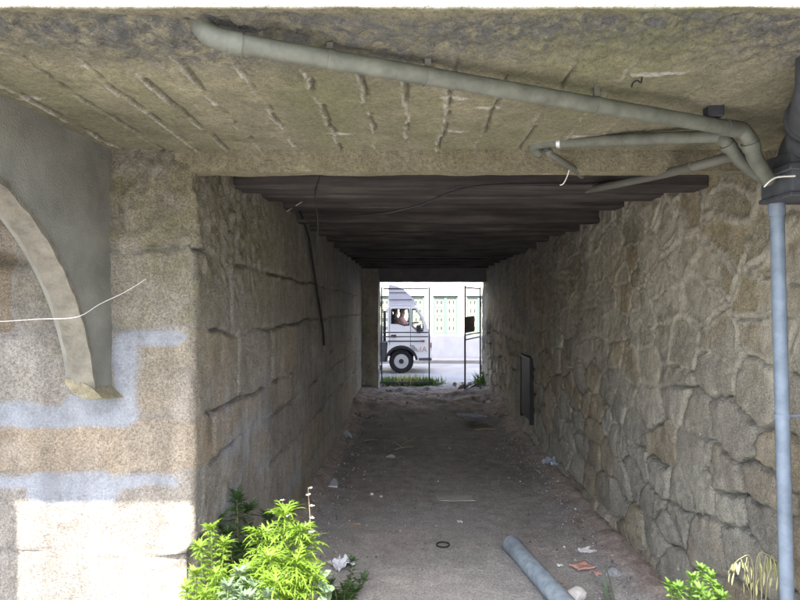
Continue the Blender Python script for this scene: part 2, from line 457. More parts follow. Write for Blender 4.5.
    disp -= .04*sstep(.63, .585, V+.03*(fbm(U, V, 8, 3, 66)-.5))*np.exp(-np.maximum(U, 0)/.25)*np.exp(np.minimum(U, 0)/.09)
    disp -= .03*np.exp(-((V-.6-.02*(fbm(U, V, 6, 3, 67)-.5))/.008)**2)*(U < .3)*(.3+.7*sstep(-.3, -.05, U))
    # weathered hollow
    for hx, hy, hr in ((155, 247, .05), (20, 262, .07), (2, 255, .09)):
        hu = (hx-VX)/F*2.4+.88; hv = H+(VY-hy)/F*2.4
        disp -= .04*np.exp(-(((U-hu)/hr)**2+((V-hv)/(hr*.35))**2))
    x, y, nx, ny = path_L(U)
    P = np.stack([x+nx*disp, y+ny*disp, V], -1)
    me = grid_mesh('stone_wall', P)
    set_attr(me, 'tint', np.clip(T, 0, 1))
    set_attr(me, 'mort', np.clip(np.maximum(np.maximum(ms, pm), .2*(1-s)), 0, 1))
    moss = .7*sstep(1.15, 1.9, V+.6*(fbm(U, V, 1.7, 4, 70)-.5))*sstep(4.5, 1.0, U)*sstep(-1.0, -.3, U)
    moss = np.maximum(moss, .75*np.exp(-(((U-.12)/.3)**2))*sstep(1.4, 2.1, V))
    set_attr(me, 'moss', moss)
    o = link('stone_wall', me, ASHLAR)
    return tag(o, 'large squared granite blocks with blue grey mortar forming the left corner and left side of the passage', 'wall')
left_wall()

# left jamb at the far end
def rough_box(name, a, b, mat, amp=.02, step=.03, seed=1, tintv=.45, **attrs):
    bm = bmesh.new(); r = bmesh.ops.create_cube(bm, size=1)
    a = Vector(a); b = Vector(b)
    for v in bm.verts: v.co = Vector([(a[i]+b[i])/2+v.co[i]*(b[i]-a[i]) for i in range(3)])
    for ax in range(3):
        n = max(1, int((b[ax]-a[ax])/step))
        no = Vector([1 if i == ax else 0 for i in range(3)])
        for k in range(1, n):
            c = Vector(a); c[ax] = a[ax]+(b[ax]-a[ax])*k/n
            bmesh.ops.bisect_plane(bm, geom=bm.verts[:]+bm.edges[:]+bm.faces[:], plane_co=c, plane_no=no)
    me = bpy.data.meshes.new(name); bm.to_mesh(me); bm.free()
    n = len(me.vertices); C = np.empty(n*3, np.float32); me.vertices.foreach_get('co', C); C = C.reshape(-1, 3)
    Nn = np.empty(n*3, np.float32); me.vertices.foreach_get('normal', Nn); Nn = Nn.reshape(-1, 3)
    d = (fbm(C[:, 0]+C[:, 1]*1.3, C[:, 2]+C[:, 1]*.7, 5, 4, seed)-.5)*2*amp
    C += Nn*d[:, None]; me.vertices.foreach_set('co', C.ravel()); me.update(); smooth(me, 60)
    set_attr(me, 'tint', np.clip(tintv+.6*(fbm(C[:, 0]+C[:, 1], C[:, 2], 3, 4, seed+3)-.5), 0, 1))
    for k in ('mort', 'moss', 'stain', 'pale', 'dark'): set_attr(me, k, np.full(n, attrs.get(k, 0.0)))
    return link(name, me, mat)
o = rough_box('stone_pier', (-1.05, 10.6, -.1), (-.6, 11.25, 2.42), RUBBLE, .03, .06, 4, .5)
tag(o, 'narrow stone pier at the far left end of the passage beside the gate', 'pier')

# ------------------------------------------------------------------ right rubble wall
def right_wall():
    us = axis([(.5, 1.6, .04), (1.6, 4.6, .0125), (4.6, 7, .022), (7, 11.35, .04)])
    vs_ = axis([(-.12, 2.5, .0125)])
    U, V = np.meshgrid(us, vs_, indexing='ij')
    rnd = random.Random(9); S = []
    z = -.1
    while z < 2.65:
        hgt = rnd.uniform(.13, .27); x = .3+rnd.uniform(0, .3)
        while x < 11.6:
            wd = rnd.choice([rnd.uniform(.13, .24), rnd.uniform(.25, .45), rnd.uniform(.4, .62)])
            S.append((x+wd/2+rnd.uniform(-.04, .04), z+hgt/2+rnd.uniform(-.065, .065)))
            x += wd
        z += hgt
    S = np.array(S); n = len(S)
    wu = U+.10*(fbm(U, V, 3, 3, 80)-.5)+.045*(fbm(U, V, 14, 4, 81, .65)-.5)
    wv = V+.14*(fbm(U, V, 2, 3, 82)-.5)+.045*(fbm(U, V, 14, 4, 83, .65)-.5)
    A = np.stack([wu.ravel()*.78, wv.ravel()*1.1], -1).astype(np.float32); Sm = (S*np.array([.78, 1.1])).astype(np.float32)
    sh = A.shape[0]; e = np.empty(sh); idx = np.empty(sh, int)
    for k in range(0, sh, 20000):
        a = A[k:k+20000]
        D = ((a[:, None, :]-Sm[None])**2).sum(-1)
        p = np.argpartition(D, 2, axis=1)[:, :2]
        d = np.take_along_axis(D, p, 1); o = np.argsort(d, 1); p = np.take_along_axis(p, o, 1); d = np.take_along_axis(d, o, 1)
        e[k:k+20000] = (d[:, 1]-d[:, 0])/(2*np.linalg.norm(Sm[p[:, 0]]-Sm[p[:, 1]], axis=1)+1e-6); idx[k:k+20000] = p[:, 0]
    e = e.reshape(U.shape); idx = idx.reshape(U.shape)
    brand = RNG.random(n); tint = RNG.random(n); tx = RNG.uniform(-1, 1, n); ty = RNG.uniform(-1, 1, n)
    smear = fbm(U, V, 1.6, 4, 90)
    up = sstep(.8, 1.7, V)
    wj = .002+.10*np.clip(smear-.42, 0, 1)*(.15+.9*up)
    s = sstep(wj, wj+.012, e)
    du = U-S[idx, 0]; dv = V-S[idx, 1]
    hgt = .008+.015*brand[idx]+.055*(tx[idx]*du+ty[idx]*dv)
    hgt = hgt*(1-.65*up)
    pil = np.clip(e/.1, 0, 1)**.6*.01*(1-.5*up)
    disp = s*(hgt+pil)+(1-s)*.018*up
    gap = sstep(.011, .003, e)*sstep(.38, .5, fbm(U, V, 2.5, 4, 91))*(1-.6*up)
    disp -= .05*gap
    disp += (fbm(U, V, 6, 6, 92, .66)-.5)*.026+(fbm(U, V, 34, 4, 93, .65)-.5)*.016
    # putlog holes
    for hx, hy, d in ((688, 237, 2.95), (732, 232, 2.6)):
        q = at(hx, hy, d); disp -= .07*np.exp(-(((U-q.y)/.022)**2+((V-q.z)/.022)**2))
    # bulging foot with smeared render
    foot = sstep(.35, 0, V)
    disp += foot*.05*fbm(U, V, 2, 3, 95)
    x = 1.47-.0145*(U-2.4)-disp
    P = np.stack([x, U, V], -1)
    me = grid_mesh('rubble_wall', P, flip=True)
    T = .1+.8*tint[idx]+.3*(fbm(U, V, 6, 4, 96)-.5)
    lowdark = 0
    set_attr(me, 'tint', np.clip(T, 0, 1))
    mort = np.clip((1-s)*1.1, 0, 1)*(.35+.6*up)+.7*sstep(.53, .62, fbm(U, V, 3, 6, 97, .6))*(.25+.75*up)
    mort *= sstep(6.8, 3.2, U)*.8+.2
    set_attr(me, 'mort', np.clip(mort, 0, 1))
    set_attr(me, 'moss', .5*sstep(.9, 2.0, V+.7*(fbm(U, V, 1.5, 4, 98)-.5))*sstep(6.5, 3, U))
    o = link('rubble_wall', me, RUBBLE)
    return tag(o, 'rough rubble stone wall with pale mortar joints along the right side of the passage', 'wall')
right_wall()

# ------------------------------------------------------------------ overhanging slab: soffit and fascia
SZ, SY = 2.232, 1.24
def slab():
    us = axis([(-2.0, 0, .0125), (0, .5, .02)])          # u<0 soffit (y from 3.2 to 1.24), u>0 up the fascia
    us = axis([(-1.35, -.02, .011), (-.02, .02, .005), (.02, .5, .02)])
    vs_ = axis([(-3.6, -1.7, .05), (-1.7, 1.7, .0075), (1.7, 3.6, .05)])
    U, V = np.meshgrid(us, vs_, indexing='ij')          # V = world x
    a = sstep(-.02, .02, U)*math.pi/2
    edge = .004*(fbm(V, U*0, 14, 4, 101)-.5)*2
    y = np.where(U < 0, SY-U, SY)+np.clip(1-np.abs(U)/.02, 0, 1)*.006
    z = np.where(U < 0, SZ, SZ+U)
    ny = -np.sin(a); nz = -np.cos(a)
    D = np.where(U < 0, -U, 0)
    disp = (fbm(V, U, 3, 4, 102)-.5)*.012+(fbm(V, U, 22, 4, 103)-.5)*.006
    spall = sstep(.42, .58, fbm(V, U*1.6, 2.6, 5, 104)+.28*sstep(.5, .12, D)-.14)*sstep(.62, .1, D)
    disp += spall*sstep(.005, .06, D)*(-.012+(fbm(V, U, 26, 4, 105, .75)-.5)*.045)
    disp += edge*sstep(.06, 0, np.abs(U))
    fins = np.zeros(U.shape); crk = np.zeros(U.shape)
    for k in range(-24, 24):
        fx = -.02+k*.142+.02*math.sin(k*5.1)
        wob = .014*(fbm(U, V*0+k, 12, 4, 110+k)-.5)*2
        ln = sstep(.0075, .0025, np.abs(V-fx-wob)+.014*(fbm(U, V, 45, 4, 111, .65)-.42))
        br = sstep(.43, .52, fbm(U, V*0+k*3.7, 11, 5, 150, .65))*sstep(.2, .4, D+.25*(fbm(V, U, 1.3, 3, 8)-.5))*(.35+.65*(vnoise(k*1.7, 0.3, 5) > .35))*(1. if -11 < k < 4 else .45)
        fins = np.maximum(fins, ln*br)
        crk = np.maximum(crk, sstep(.008, .002, np.abs(V-fx-wob-.012))*sstep(.4, .48, fbm(U, V*0+k*2.9, 9, 4, 160))*sstep(.2, .4, D)*(.8 if -11 < k < 4 else .15))
        st = sstep(-.07, .07, V-fx)
    board = (np.floor((V+.02)/.142).astype(int))
    disp += (_hash(board, board*0, 7)-.5)*.006*sstep(.25, .4, D)
    disp += fins*(.003+.009*fbm(V, U, 50, 3, 131))-.010*crk
    P = np.stack([V, y+ny*disp, z+nz*disp], -1)
    me = grid_mesh('concrete_slab', P, flip=True)
    stain = np.clip(sstep(.42, .1, D+.3*(fbm(V, U, 1.8, 4, 120)-.5))*1.0+.25*sstep(.5, .65, fbm(V, U, 2.2, 4, 121)), 0, 1)*(U < .0)
    stain = np.maximum(stain*sstep(.015, .07, D), .12)
    set_attr(me, 'stain', stain)
    pale = fins*.8
    for k in range(9):
        cx, cy = RNG.uniform(-1.3, 1.2), RNG.uniform(.3, 1.05)
        pale = np.maximum(pale, .8*sstep(1, .6, ((V-cx)/.05)**2+((D-cy)/.016)**2+1.6*(fbm(V, U, 30, 3, 130+k)-.5)))
    pale = np.maximum(pale, .9*sstep(-.004, .012, U)); set_attr(me, 'pale', np.clip(pale, 0, 1)); set_attr(me, 'dark', np.clip(crk, 0, 1)*.9)
    root = empty('overhanging_slab', (0, 1.8, SZ))
    tag(root, 'stained concrete slab with board marks and broken edge overhanging the passage mouth', 'slab')
    o = link('soffit', me, SOFFIT, root, (0, -1.8, -SZ))
    MB().box((-3.6, 1.27, 2.27), (3.6, 2.6, 2.75)).build('slab_body', SOFFIT, root, None, (0, -1.8, -SZ))
slab()
# lintel beam across the mouth
o = rough_box('lintel_beam', (-.95, 2.4, 2.146), (1.55, 2.475, 2.245), LINTEL, .009, .015, 40, .5, stain=.25)
tag(o, 'tan concrete lintel across the mouth of the passage under the slab', 'lintel')

ENDC = simple('sooty_concrete', (.16, .155, .155), .9, .25, 6, .4)
# ------------------------------------------------------------------ ceiling of the passage
root = empty('passage_ceiling', (.25, 6.8, 2.42)); off = (-.25, -6.8, -2.42)
tag(root, 'low dark ceiling of boards on close timber cross beams inside the passage', 'ceiling')
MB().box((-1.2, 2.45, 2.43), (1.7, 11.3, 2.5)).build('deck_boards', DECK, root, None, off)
yy = 3.02; i = 0
while yy < 10.7:
    rr = random.Random(i); dz = rr.uniform(-.025, .02); hw = rr.uniform(.055, .09)
    lo = 2.2 if i == 0 else 2.265+dz
    xs = np.linspace(-1.1, 1.62, 40); v = []; f = []
    for q, x in enumerate(xs):
        sag = .012*math.sin((x+1.1)/2.7*math.pi)+.01*(vnoise(x*3, i*7.7, 5)-.5)
        yo = .02*(vnoise(x*1.5, i*3.1, 6)-.5)
        cb = .012*(vnoise(x*9, i*2.3, 8)-.3)
        for (a, b) in ((-hw, lo-sag+cb), (-hw+.012, lo-sag-.01), (hw-.012, lo-sag-.01), (hw, lo-sag+cb), (hw, 2.44), (-hw, 2.44)):
            v.append((x-.25, yy+a+yo-6.8, b-2.42))
        if q:
            for k in range(6): f.append(((q-1)*6+k, (q-1)*6+(k+1) % 6, q*6+(k+1) % 6, q*6+k))
    f += [tuple(range(5, -1, -1)), tuple(range((len(xs)-1)*6, len(xs)*6))]
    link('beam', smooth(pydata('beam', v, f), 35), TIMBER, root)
    yy += .2+2*hw+rr.uniform(.1, .26); i += 1
o = rough_box('end_lintel', (-.95, 10.85, 2.01), (1.55, 11.3, 2.43), ENDC, .008, .06, 60, .4)
tag(o, 'grey concrete lintel above the gate at the far end of the passage', 'lintel')

# ------------------------------------------------------------------ plaster bracket wall with arched underside at left
def arch():
    # side wall in the y,z plane: x from -1.3 to -1.2
    yc, zc, r = 1.364, 1.142, .913
    def wall(x0, x1, r, y1):
        ya = math.sqrt(max(r*r-(1.285-zc)**2, 0))
        a0 = math.asin((1.285-zc)/r); pts = []
        a1 = math.acos((1.47-yc)/r)
        for k in range(29):
            a = a0+(a1-a0)*k/28; pts.append((yc+r*math.cos(a), zc+r*math.sin(a)))
        top = 2.236
        out = pts+[(1.47, top), (y1, top), (y1, 1.285)]
        # drop duplicates above the slab
        out = [(a, min(b, top)) for a, b in out]
        return out
    root = empty('bracket_wall', (-1.25, 1.9, 1.3)); off = (1.25, -1.9, -1.3)
    tag(root, 'thin grey plastered side wall with arched lower edge under the slab at left', 'wall')
    m = MB(); m.prism(wall(0, 0, .913, 2.41), -1.30, -1.20)
    for v in m.bm.verts: v.co = Vector((v.co.y, v.co.x, v.co.z))
    m.build('plaster_panel', PLASTER, root, 30, off)
    # arch rib: paler render lining the arch
    bm = MB(); n = 30; rings = []
    a0 = math.asin((1.275-zc)/.913); a1 = math.acos((1.47-yc)/.913)
    for k in range(n+1):
        a = a0+(a1-a0)*k/n; c, s_ = math.cos(a), math.sin(a); jr = .004*math.sin(k*2.1)
        ring = []
        for (x, rad) in ((-1.196, .93+jr), (-1.195, .909+jr), (-1.265, .9+jr), (-1.298, .92), (-1.298, .93)):
            ring.append(bm.bm.verts.new((x, yc+rad*c, min(zc+rad*s_, 2.235))))
        rings.append(ring)
    for k in range(n):
        for q in range(5):
            bm.bm.faces.new((rings[k][q], rings[k][(q+1) % 5], rings[k+1][(q+1) % 5], rings[k+1][q]))
    bm.bm.faces.new(rings[0]); bm.bm.faces.new(rings[-1])
    bm.build('arch_rib', PLASTER_EDGE, root, 50, off)
    # tan stone foot at the springing
    m = MB(); v = []
    p = [(-1.34, 1.33), (-1.23, 1.27), (-1.165, 1.225), (-1.2, 1.30)]
    m.prism([(-1.3, 1.318), (-1.24, 1.312), (-1.19, 1.285), (-1.145, 1.243), (-1.2, 1.236), (-1.26, 1.262)], 2.25, 2.41)
    for v in m.bm.verts:
        if v.co.y < 2.3: v.co.z += .02; v.co.x -= .015
    m.build('springer_stone', LINTEL, root, 30, off)
arch()

# ------------------------------------------------------------------ building mass carried above the passage, and walls beside it (mostly out of frame)
root = empty('stone_building', (0, 6.5, 2.75)); off = (0, -6.5, -2.75)
tag(root, 'tall granite building standing over the passage', 'building')
BW = simple('facade_granite', (.32, .29, .25), .9, .2, 1.2, .4, 0, 20, .02)
MB().box((-24, 2.02, 2.76), (24, 11.4, 13.66)).build('upper_wall', BW, root, None, off)
MB().box((-24, 2.75, -.6), (-1.1, 10.9, 2.755)).box((-24, 10.9, -.6), (-1.0, 11.35, 2.755)).box((-24, 2.5, -.1), (-3.1, 2.75, 2.755)).build('left_base', BW, root, None, off)
MB().box((1.62, .55, -.6), (24, 11.36, 2.755)).build('right_base', BW, root, None, off)
m = MB().box((-2.0, .93, -.1), (-1.55, 1.235, 2.26), .02); o = m.build('shadow_post', SOFFIT, None, None)  # unseen post, added to cut off the sun patch at left
tag(o, 'unseen square post added to shade the left edge of the sun patch', 'post')
m = MB().box((1.22, .93, -.1), (1.5, 1.275, 2.26), .02); o = m.build('shadow_post', SOFFIT, None, None)  # unseen post, added to keep sun off the downpipe and right wall
tag(o, 'unseen square post added to block the sun at right beside the rubble wall', 'post')

# ------------------------------------------------------------------ pipes
def ring_on(p, d, r, w_, m):
    d = Vector(d).normalized(); p = Vector(p)
    m.tube([p-d*w_/2, p+d*w_/2], r, 18)
root = empty('waste_pipe', at(740, 131, 1.9)); o0 = -root.location
tag(root, 'long dusty grey waste pipe running diagonally under the slab to the black box', 'pipe')
A = at(211, 39, 1.325); B = at(735, 129, 1.9)
d = (B-A).normalized()
MB().tube([A+Vector((-.022, 0, .07)), A+Vector((-.018, 0, .026)), A+d*.006+Vector((0, 0, .006)), A+d*.05], .0245, 18, smoothn=5).build('elbow', PIPE_OLD, root, 60, o0)
MB().tube([A+d*.045, B], .0228, 18).build('pipe_run', PIPE_OLD, root, 60, o0)
for p_, w_ in ((A+d*.05, .03), (B-d*.02, .05)):
    m = MB(); ring_on(p_, d, .0262, w_, m); m.build('socket', PIPE_OLD, root, 60, o0)
E1 = at(752, 150, 1.93); E2 = at(764, 178, 1.98)
MB().tube([B, B+d*.03, at(750, 141, 1.92), at(755, 158, 1.94), at(768, 180, 2.02)], .024, 18, smoothn=6).build('elbow', PIPE_OLD, root, 60, o0)
m = MB(); q = (at(755, 158, 1.94)-at(750, 141, 1.92)); ring_on(at(751, 146, 1.925), q, .0275, .025, m); m.build('socket', PIPE_OLD, root, 60, o0)
m = MB().box(at(712, 118, 1.86)+Vector((-.02, -.02, 0)), at(712, 118, 1.86)+Vector((.03, .02, .06)), .004); m.build('pipe_clip', BLACK, root, 30, o0)
for t in (.17, .33, .66):
    p = A+(B-A)*t
    m = MB(); ring_on(p, d, .0245, .018, m); m.box(p+Vector((-.008, -.006, .015)), p+Vector((.008, .006, SZ-p.z+.004)))
    m.build('pipe_clip', PIPE_OLD, root, 40, o0)

root = empty('branch_pipe', at(640, 138, 2.28)); o0 = -root.location
tag(root, 'shorter grey branch pipe along the lintel joining the diagonal pipe', 'pipe')
A = at(545, 143, 2.3); B = at(722, 136, 2.02); d = (B-A).normalized()
MB().tube([A, B], .021, 18).build('pipe_run', PIPE_OLD, root, 60, o0)
MB().tube([A+d*.01, A-d*.03, A-d*.045+Vector((.004, .03, -.006)), A-d*.03+Vector((.02, .06, -.02))], .0215, 18, smoothn=5).build('elbow', PIPE_OLD, root, 60, o0)
m = MB(); ring_on(A+d*.055, d, .0232, .014, m); m.build('socket', GALV, root, 60, o0)
MB().tube([B, at(728, 144, 2.0), at(742, 162, 2.02), at(768, 181, 2.06)], .0215, 18, smoothn=6).build('elbow', PIPE_OLD, root, 60, o0)
m = MB(); ring_on(B, d, .025, .03, m); m.build('socket', PIPE_OLD, root, 60, o0)
m = MB(); q = at(742, 162, 2.02)-at(728, 144, 2.0); ring_on(at(729, 146, 2.0), q, .0245, .02, m); m.build('socket', PIPE_OLD, root, 60, o0)

root = empty('passage_pipe', at(728, 157, 2.15)); o0 = -root.location
tag(root, 'dull brownish pipe passing below the right end of the lintel into the passage', 'pipe')
MB().tube([at(738, 155, 2.1), at(722, 159, 2.17), at(690, 167.5, 2.27), at(650, 177, 2.55), at(600, 187.5, 2.9), at(585, 190, 3.1)], .018, 14, smoothn=4).build('pipe_run', PIPE_TAN, root, 60, o0)
m = MB(); ring_on(at(690, 167.5, 2.27), at(650, 177, 2.55)-at(690, 167.5, 2.27), .0205, .03, m); m.build('socket', PIPE_TAN, root, 60, o0)

root = empty('stub_pipe', at(550, 152, 2.3)); o0 = -root.location
tag(root, 'short dark stub of pipe with elbow hanging under the lintel below the branch pipe', 'pipe')
MB().tube([at(546, 147, 2.33), at(549, 153, 2.29), at(560, 160, 2.32), at(575, 170, 2.42), at(582, 176, 2.6)], .0125, 12, smoothn=5).build('pipe_run', PIPE_TAN, root, 60, o0)
m = MB(); ring_on(at(549, 153, 2.29), Vector((.3, .2, -.6)), .016, .02, m); m.build('socket', PIPE_TAN, root, 60, o0)
o = MB().tube([at(569, 170, 2.35), at(568, 174, 2.35), at(566, 179, 2.35), at(563, 184, 2.35), at(560, 185, 2.35)], .0022, 6, smoothn=4).build('hanging_wire', WIRE)
tag(o, 'short pale bent wire dangling from the stub pipe under the lintel', 'wire')

# black collector box and its big inlet pipe
root = empty('drain_box', (1.33, 2.08, 2.0)); o0 = -root.location
tag(root, 'dusty black drain box with thick black inlet pipe at the upper right corner', 'drain box')
MB().box((1.255, 1.985, 1.985), (1.435, 2.165, 2.13), .012, segs=2).build('box_body', BLACKDUST, root, 40, o0)
MB().box((1.245, 1.975, 2.06), (1.44, 2.17, 2.085), .004).box((1.252, 1.98, 1.975), (1.435, 2.17, 1.99), .003).build('rim_band', BLACKDUST, root, 40, o0)
MB().tube([(1.345, 2.09, 2.12), (1.338, 2.06, 2.15), (1.3, 1.97, 2.16), (1.2, 1.8, 2.16), (1.1, 1.62, 2.16), (1.04, 1.51, 2.165), (1.03, 1.49, 2.25)], .066, 24, smoothn=6).build('inlet_pipe', BLACKDUST, root, 60, o0)
m = MB(); ring_on((1.19, 1.78, 2.16), (-.55, -1, .0), .073, .03, m); ring_on((1.165, 1.738, 2.16), (-.55, -1, .0), .077, .016, m); m.build('collar', BLACK, root, 60, o0)
MB().tube([at(764, 187, 1.96), at(770, 181, 1.955), at(778, 177, 1.955), at(795, 176, 1.955)], .003, 6, smoothn=3).build('wire_tie', WIRE, root, 60, o0)

root = empty('downpipe', (1.33, 2.2, 0)); o0 = -root.location
tag(root, 'pale blue grey vertical downpipe in front of the right rubble wall', 'downpipe')
T1 = at(776.5, 198, 2.15); T2 = at(787, 598, 2.1); T2 = T1+(T2-T1)*((T1.z+.02)/(T1.z-T2.z))
MB().tube([T1+Vector((0, 0, .02)), T1, T2], .0235, 20).build('pipe_run', PIPE_GREY, root, 60, o0)
for t in (.385, .86):
    p = T1+(T2-T1)*t; m = MB(); ring_on(p, T2-T1, .0262, .016, m); m.tube([p, p+Vector((.1, .02, 0))], .005, 6); m.build('clamp', PIPE_GREY if t < .5 else GALV, root, 60, o0)
m = MB(); ring_on(T1+(T2-T1)*.02, T2-T1, .0275, .05, m); m.build('socket', PIPE_GREY, root, 60, o0)

# pipe lying on the floor
root = empty('loose_pipe', floor_at(530, 570)); o0 = -root.location
tag(root, 'loose length of thick grey plastic pipe lying on the passage floor', 'pipe')
a = floor_at(512, 553)+Vector((0, 0, .055)); b = floor_at(556, 604)+Vector((0, 0, .054)); d = (b-a).normalized(); b = a+d*1.25
m = MB(); prof = []
m.tube([a, b], .055, 30, cap=False); m.tube([b, a], .0505, 30, cap=False)
m.build('pipe_run', PIPE_FLOOR, root, 60, o0)
m = MB().tube([a-d*.004, a+d*.075], .0595, 30, cap=False).tube([a+d*.075, a-d*.004], .0515, 30, cap=False); 
nv = m.bm.verts[:]; 
m.build('socket', PIPE_FLOOR, root, 60, o0)
ring = []
m = MB()
t0 = d; up = Vector((0, 0, 1)); n1 = t0.cross(up).normalized(); n2 = t0.cross(n1)
for k in range(30):
    c = n1*math.cos(k*math.pi/15)+n2*math.sin(k*math.pi/15); ring.append((m.bm.verts.new(a-d*.004+c*.0515), m.bm.verts.new(a-d*.004+c*.0595)))
for k in range(30): m.bm.faces.new((ring[k][0], ring[k][1], ring[(k+1) % 30][1], ring[(k+1) % 30][0]))
m.build('socket_lip', PIPE_GREY, root, None, o0)

# cables
o = MB().tube([at(292, 203, 4.25), at(296, 206, 4.4), at(301, 214, 4.5), at(308, 235, 4.75), at(312, 258, 4.95), at(316, 285, 5.2), at(320, 310, 5.45), at(323, 330, 5.6), at(324, 345, 5.7)], .011, 8, smoothn=5).build('black_cable', CABLE)
tag(o, 'thick black cable hanging down the left wall inside the passage', 'cable')
o = MB().tube([at(322, 170, 2.75), at(317, 185, 2.9), at(315, 200, 3.0), at(318, 220, 3.1), at(317, 250, 3.2)], .003, 6, smoothn=4).build('hanging_string', CABLE)
tag(o, 'thin dark string dangling from the first ceiling beam near the left wall', 'string')
o = MB().tube([at(286, 212, 4.2), at(300, 203, 4.0), at(316, 193, 3.7)], .004, 6, smoothn=4).build('tie_cord', WIRE)
tag(o, 'short pale cord tied to the cable end at the top of the left wall', 'cord')
o = MB().lathe([(0, -.06), (.05, -.055), (.06, 0), (.05, .05), (0, .06)], at(291, 204, 4.3), 'Y', 14).build('junction_box', BLACK)
tag(o, 'small round black junction box at the top of the black cable', 'junction box')
o = MB().tube([at(352, 216, 3.1), at(385, 213, 2.96), at(420, 205, 2.93), at(450, 193, 2.91), at(480, 186, 2.9), at(540, 184, 2.9), at(590, 184, 2.92), at(640, 178, 2.95)], .006, 8, smoothn=5).build('ceiling_cable', CABLE)
tag(o, 'black cable sagging across the first timber beam of the passage ceiling', 'cable')
o = MB().tube([at(-40, 323, 1.85), at(0, 321.5, 1.93), at(40, 319, 2.03), at(77, 317, 2.06), at(100, 304, 2.17), at(125, 292, 2.27), at(146, 279, 2.35)], .0014, 6, smoothn=4).build('thin_white_wire', WIRE)
tag(o, 'thin white wire strung across the front of the left stone corner', 'wire')
# bent iron hook in the soffit
p = at(636, 82, 1.62)
o = MB().tube([p+Vector((-.012, 0, -.014)), p+Vector((-.008, 0, -.002)), p+Vector((.004, 0, .004)), p+Vector((.018, .01, .002)), p+Vector((.02, .01, .03))], .0025, 6, smoothn=3).build('iron_hook', CABLE)
tag(o, 'small dark bent iron hook sticking out of the slab underside', 'hook')
# dark flat panel standing for a dark upright area of the wall
root = empty('dark_wall_panel', (1.36, 7.15, .22)); o0 = -root.location
tag(root, 'dark narrow flat panel low on the rubble wall deep in the passage', 'hatch')
MB().box((1.348, 6.85, .26), (1.45, 7.4, .96), .008).build('panel_face', BLACKEST, root, 30, o0)
MB().box((1.338, 6.82, .23), (1.45, 6.85, .99)).box((1.338, 7.4, .23), (1.45, 7.43, .99)).box((1.338, 6.85, .96), (1.45, 7.4, .99)).build('frame', BLACKEST, root, 30, o0)

# ------------------------------------------------------------------ gates at the far end
def gate(name, label, A, B, plate):
    A = Vector(A); B = Vector(B); L = (B-A).length; rz = math.atan2((B-A).y, (B-A).x)
    root = empty(name, A, rz); tag(root, label, 'gate', 'gate leaves at the far end')
    for x in (0, L): MB().box((x-.0125, -.0125, .08 if x == 0 else .05), (x+.0125, .0125, 1.92)).build('post', STEEL, root, None)
    MB().box((.02, -.012, 1.875), (L-.02, .012, 1.9)).build('rail', STEEL, root, None)
    for z in (1.065, .985): MB().box((.02, -.012, z-.01), (L-.02, .012, z+.01)).build('rail', STEEL, root, None)
    MB().box((.02, -.012, .11), (L-.02, .012, .14)).build('rail', STEEL, root, None)
    m = MB()
    if plate:
        MB().box((plate[0], -.018, plate[1]), (plate[2], -.012, plate[3])).build('plate', RUSTPL, root, None)
    for z in (.4, 1.6): MB().tube([(-.03, 0, z-.05), (-.03, 0, z+.05)], .016, 8).build('hinge', STEEL, root)
gate('metal_gate', 'closed left gate leaf of thin dark steel bars before the truck', (-.57, 11.32, .0), (.325, 11.32, .0), None)
gate('metal_gate', 'half open right gate leaf with a brown plate fixed on its bars', (1.29, 11.32, .0), (.915, 10.35, .0), (.38, 1.1, .98, 1.38))

# ------------------------------------------------------------------ building across the street
def windowed_wall(x0, x1, z0, z1, y0, y1, ops):
    m = MB(); ops = sorted(ops); x = x0
    for a, b, c, d in ops:
        m.box((x, y0, z0), (a, y1, z1)); m.box((a, y0, z0), (b, y1, c)); m.box((a, y0, d), (b, y1, z1)); x = b
    m.box((x, y0, z0), (x1, y1, z1)); return m
BY = 22.2
root = empty('white_house', (0, BY, -.37)); o0 = -root.location
tag(root, 'white rendered house with teal framed windows across the street', 'house')
cxs = [(445.5-VX)/F*BY + k*1.235 for k in (-2, -1, 0, 1, 2)]
wz0, wz1 = .47, 1.88
windowed_wall(-14, 14, .44, 7.5, BY, BY+.3, [(c-.46, c+.46, wz0, wz1) for c in cxs]).build('wall', WHITEWALL, root, None, o0)
MB().box((-14, BY-.03, -.4), (14, BY+.3, .437)).build('plinth', PLINTH, root, None, o0)
MB().box((-14.2, BY-.35, 7.503), (14.2, BY+6, 7.9)).build('roof', simple('roof_tiles', (.35, .17, .11), .9), root, None, o0)
MB().box((-14, BY+.32, -.4), (14, BY+6, 7.49)).build('back_mass', WHITEWALL, root, None, o0)
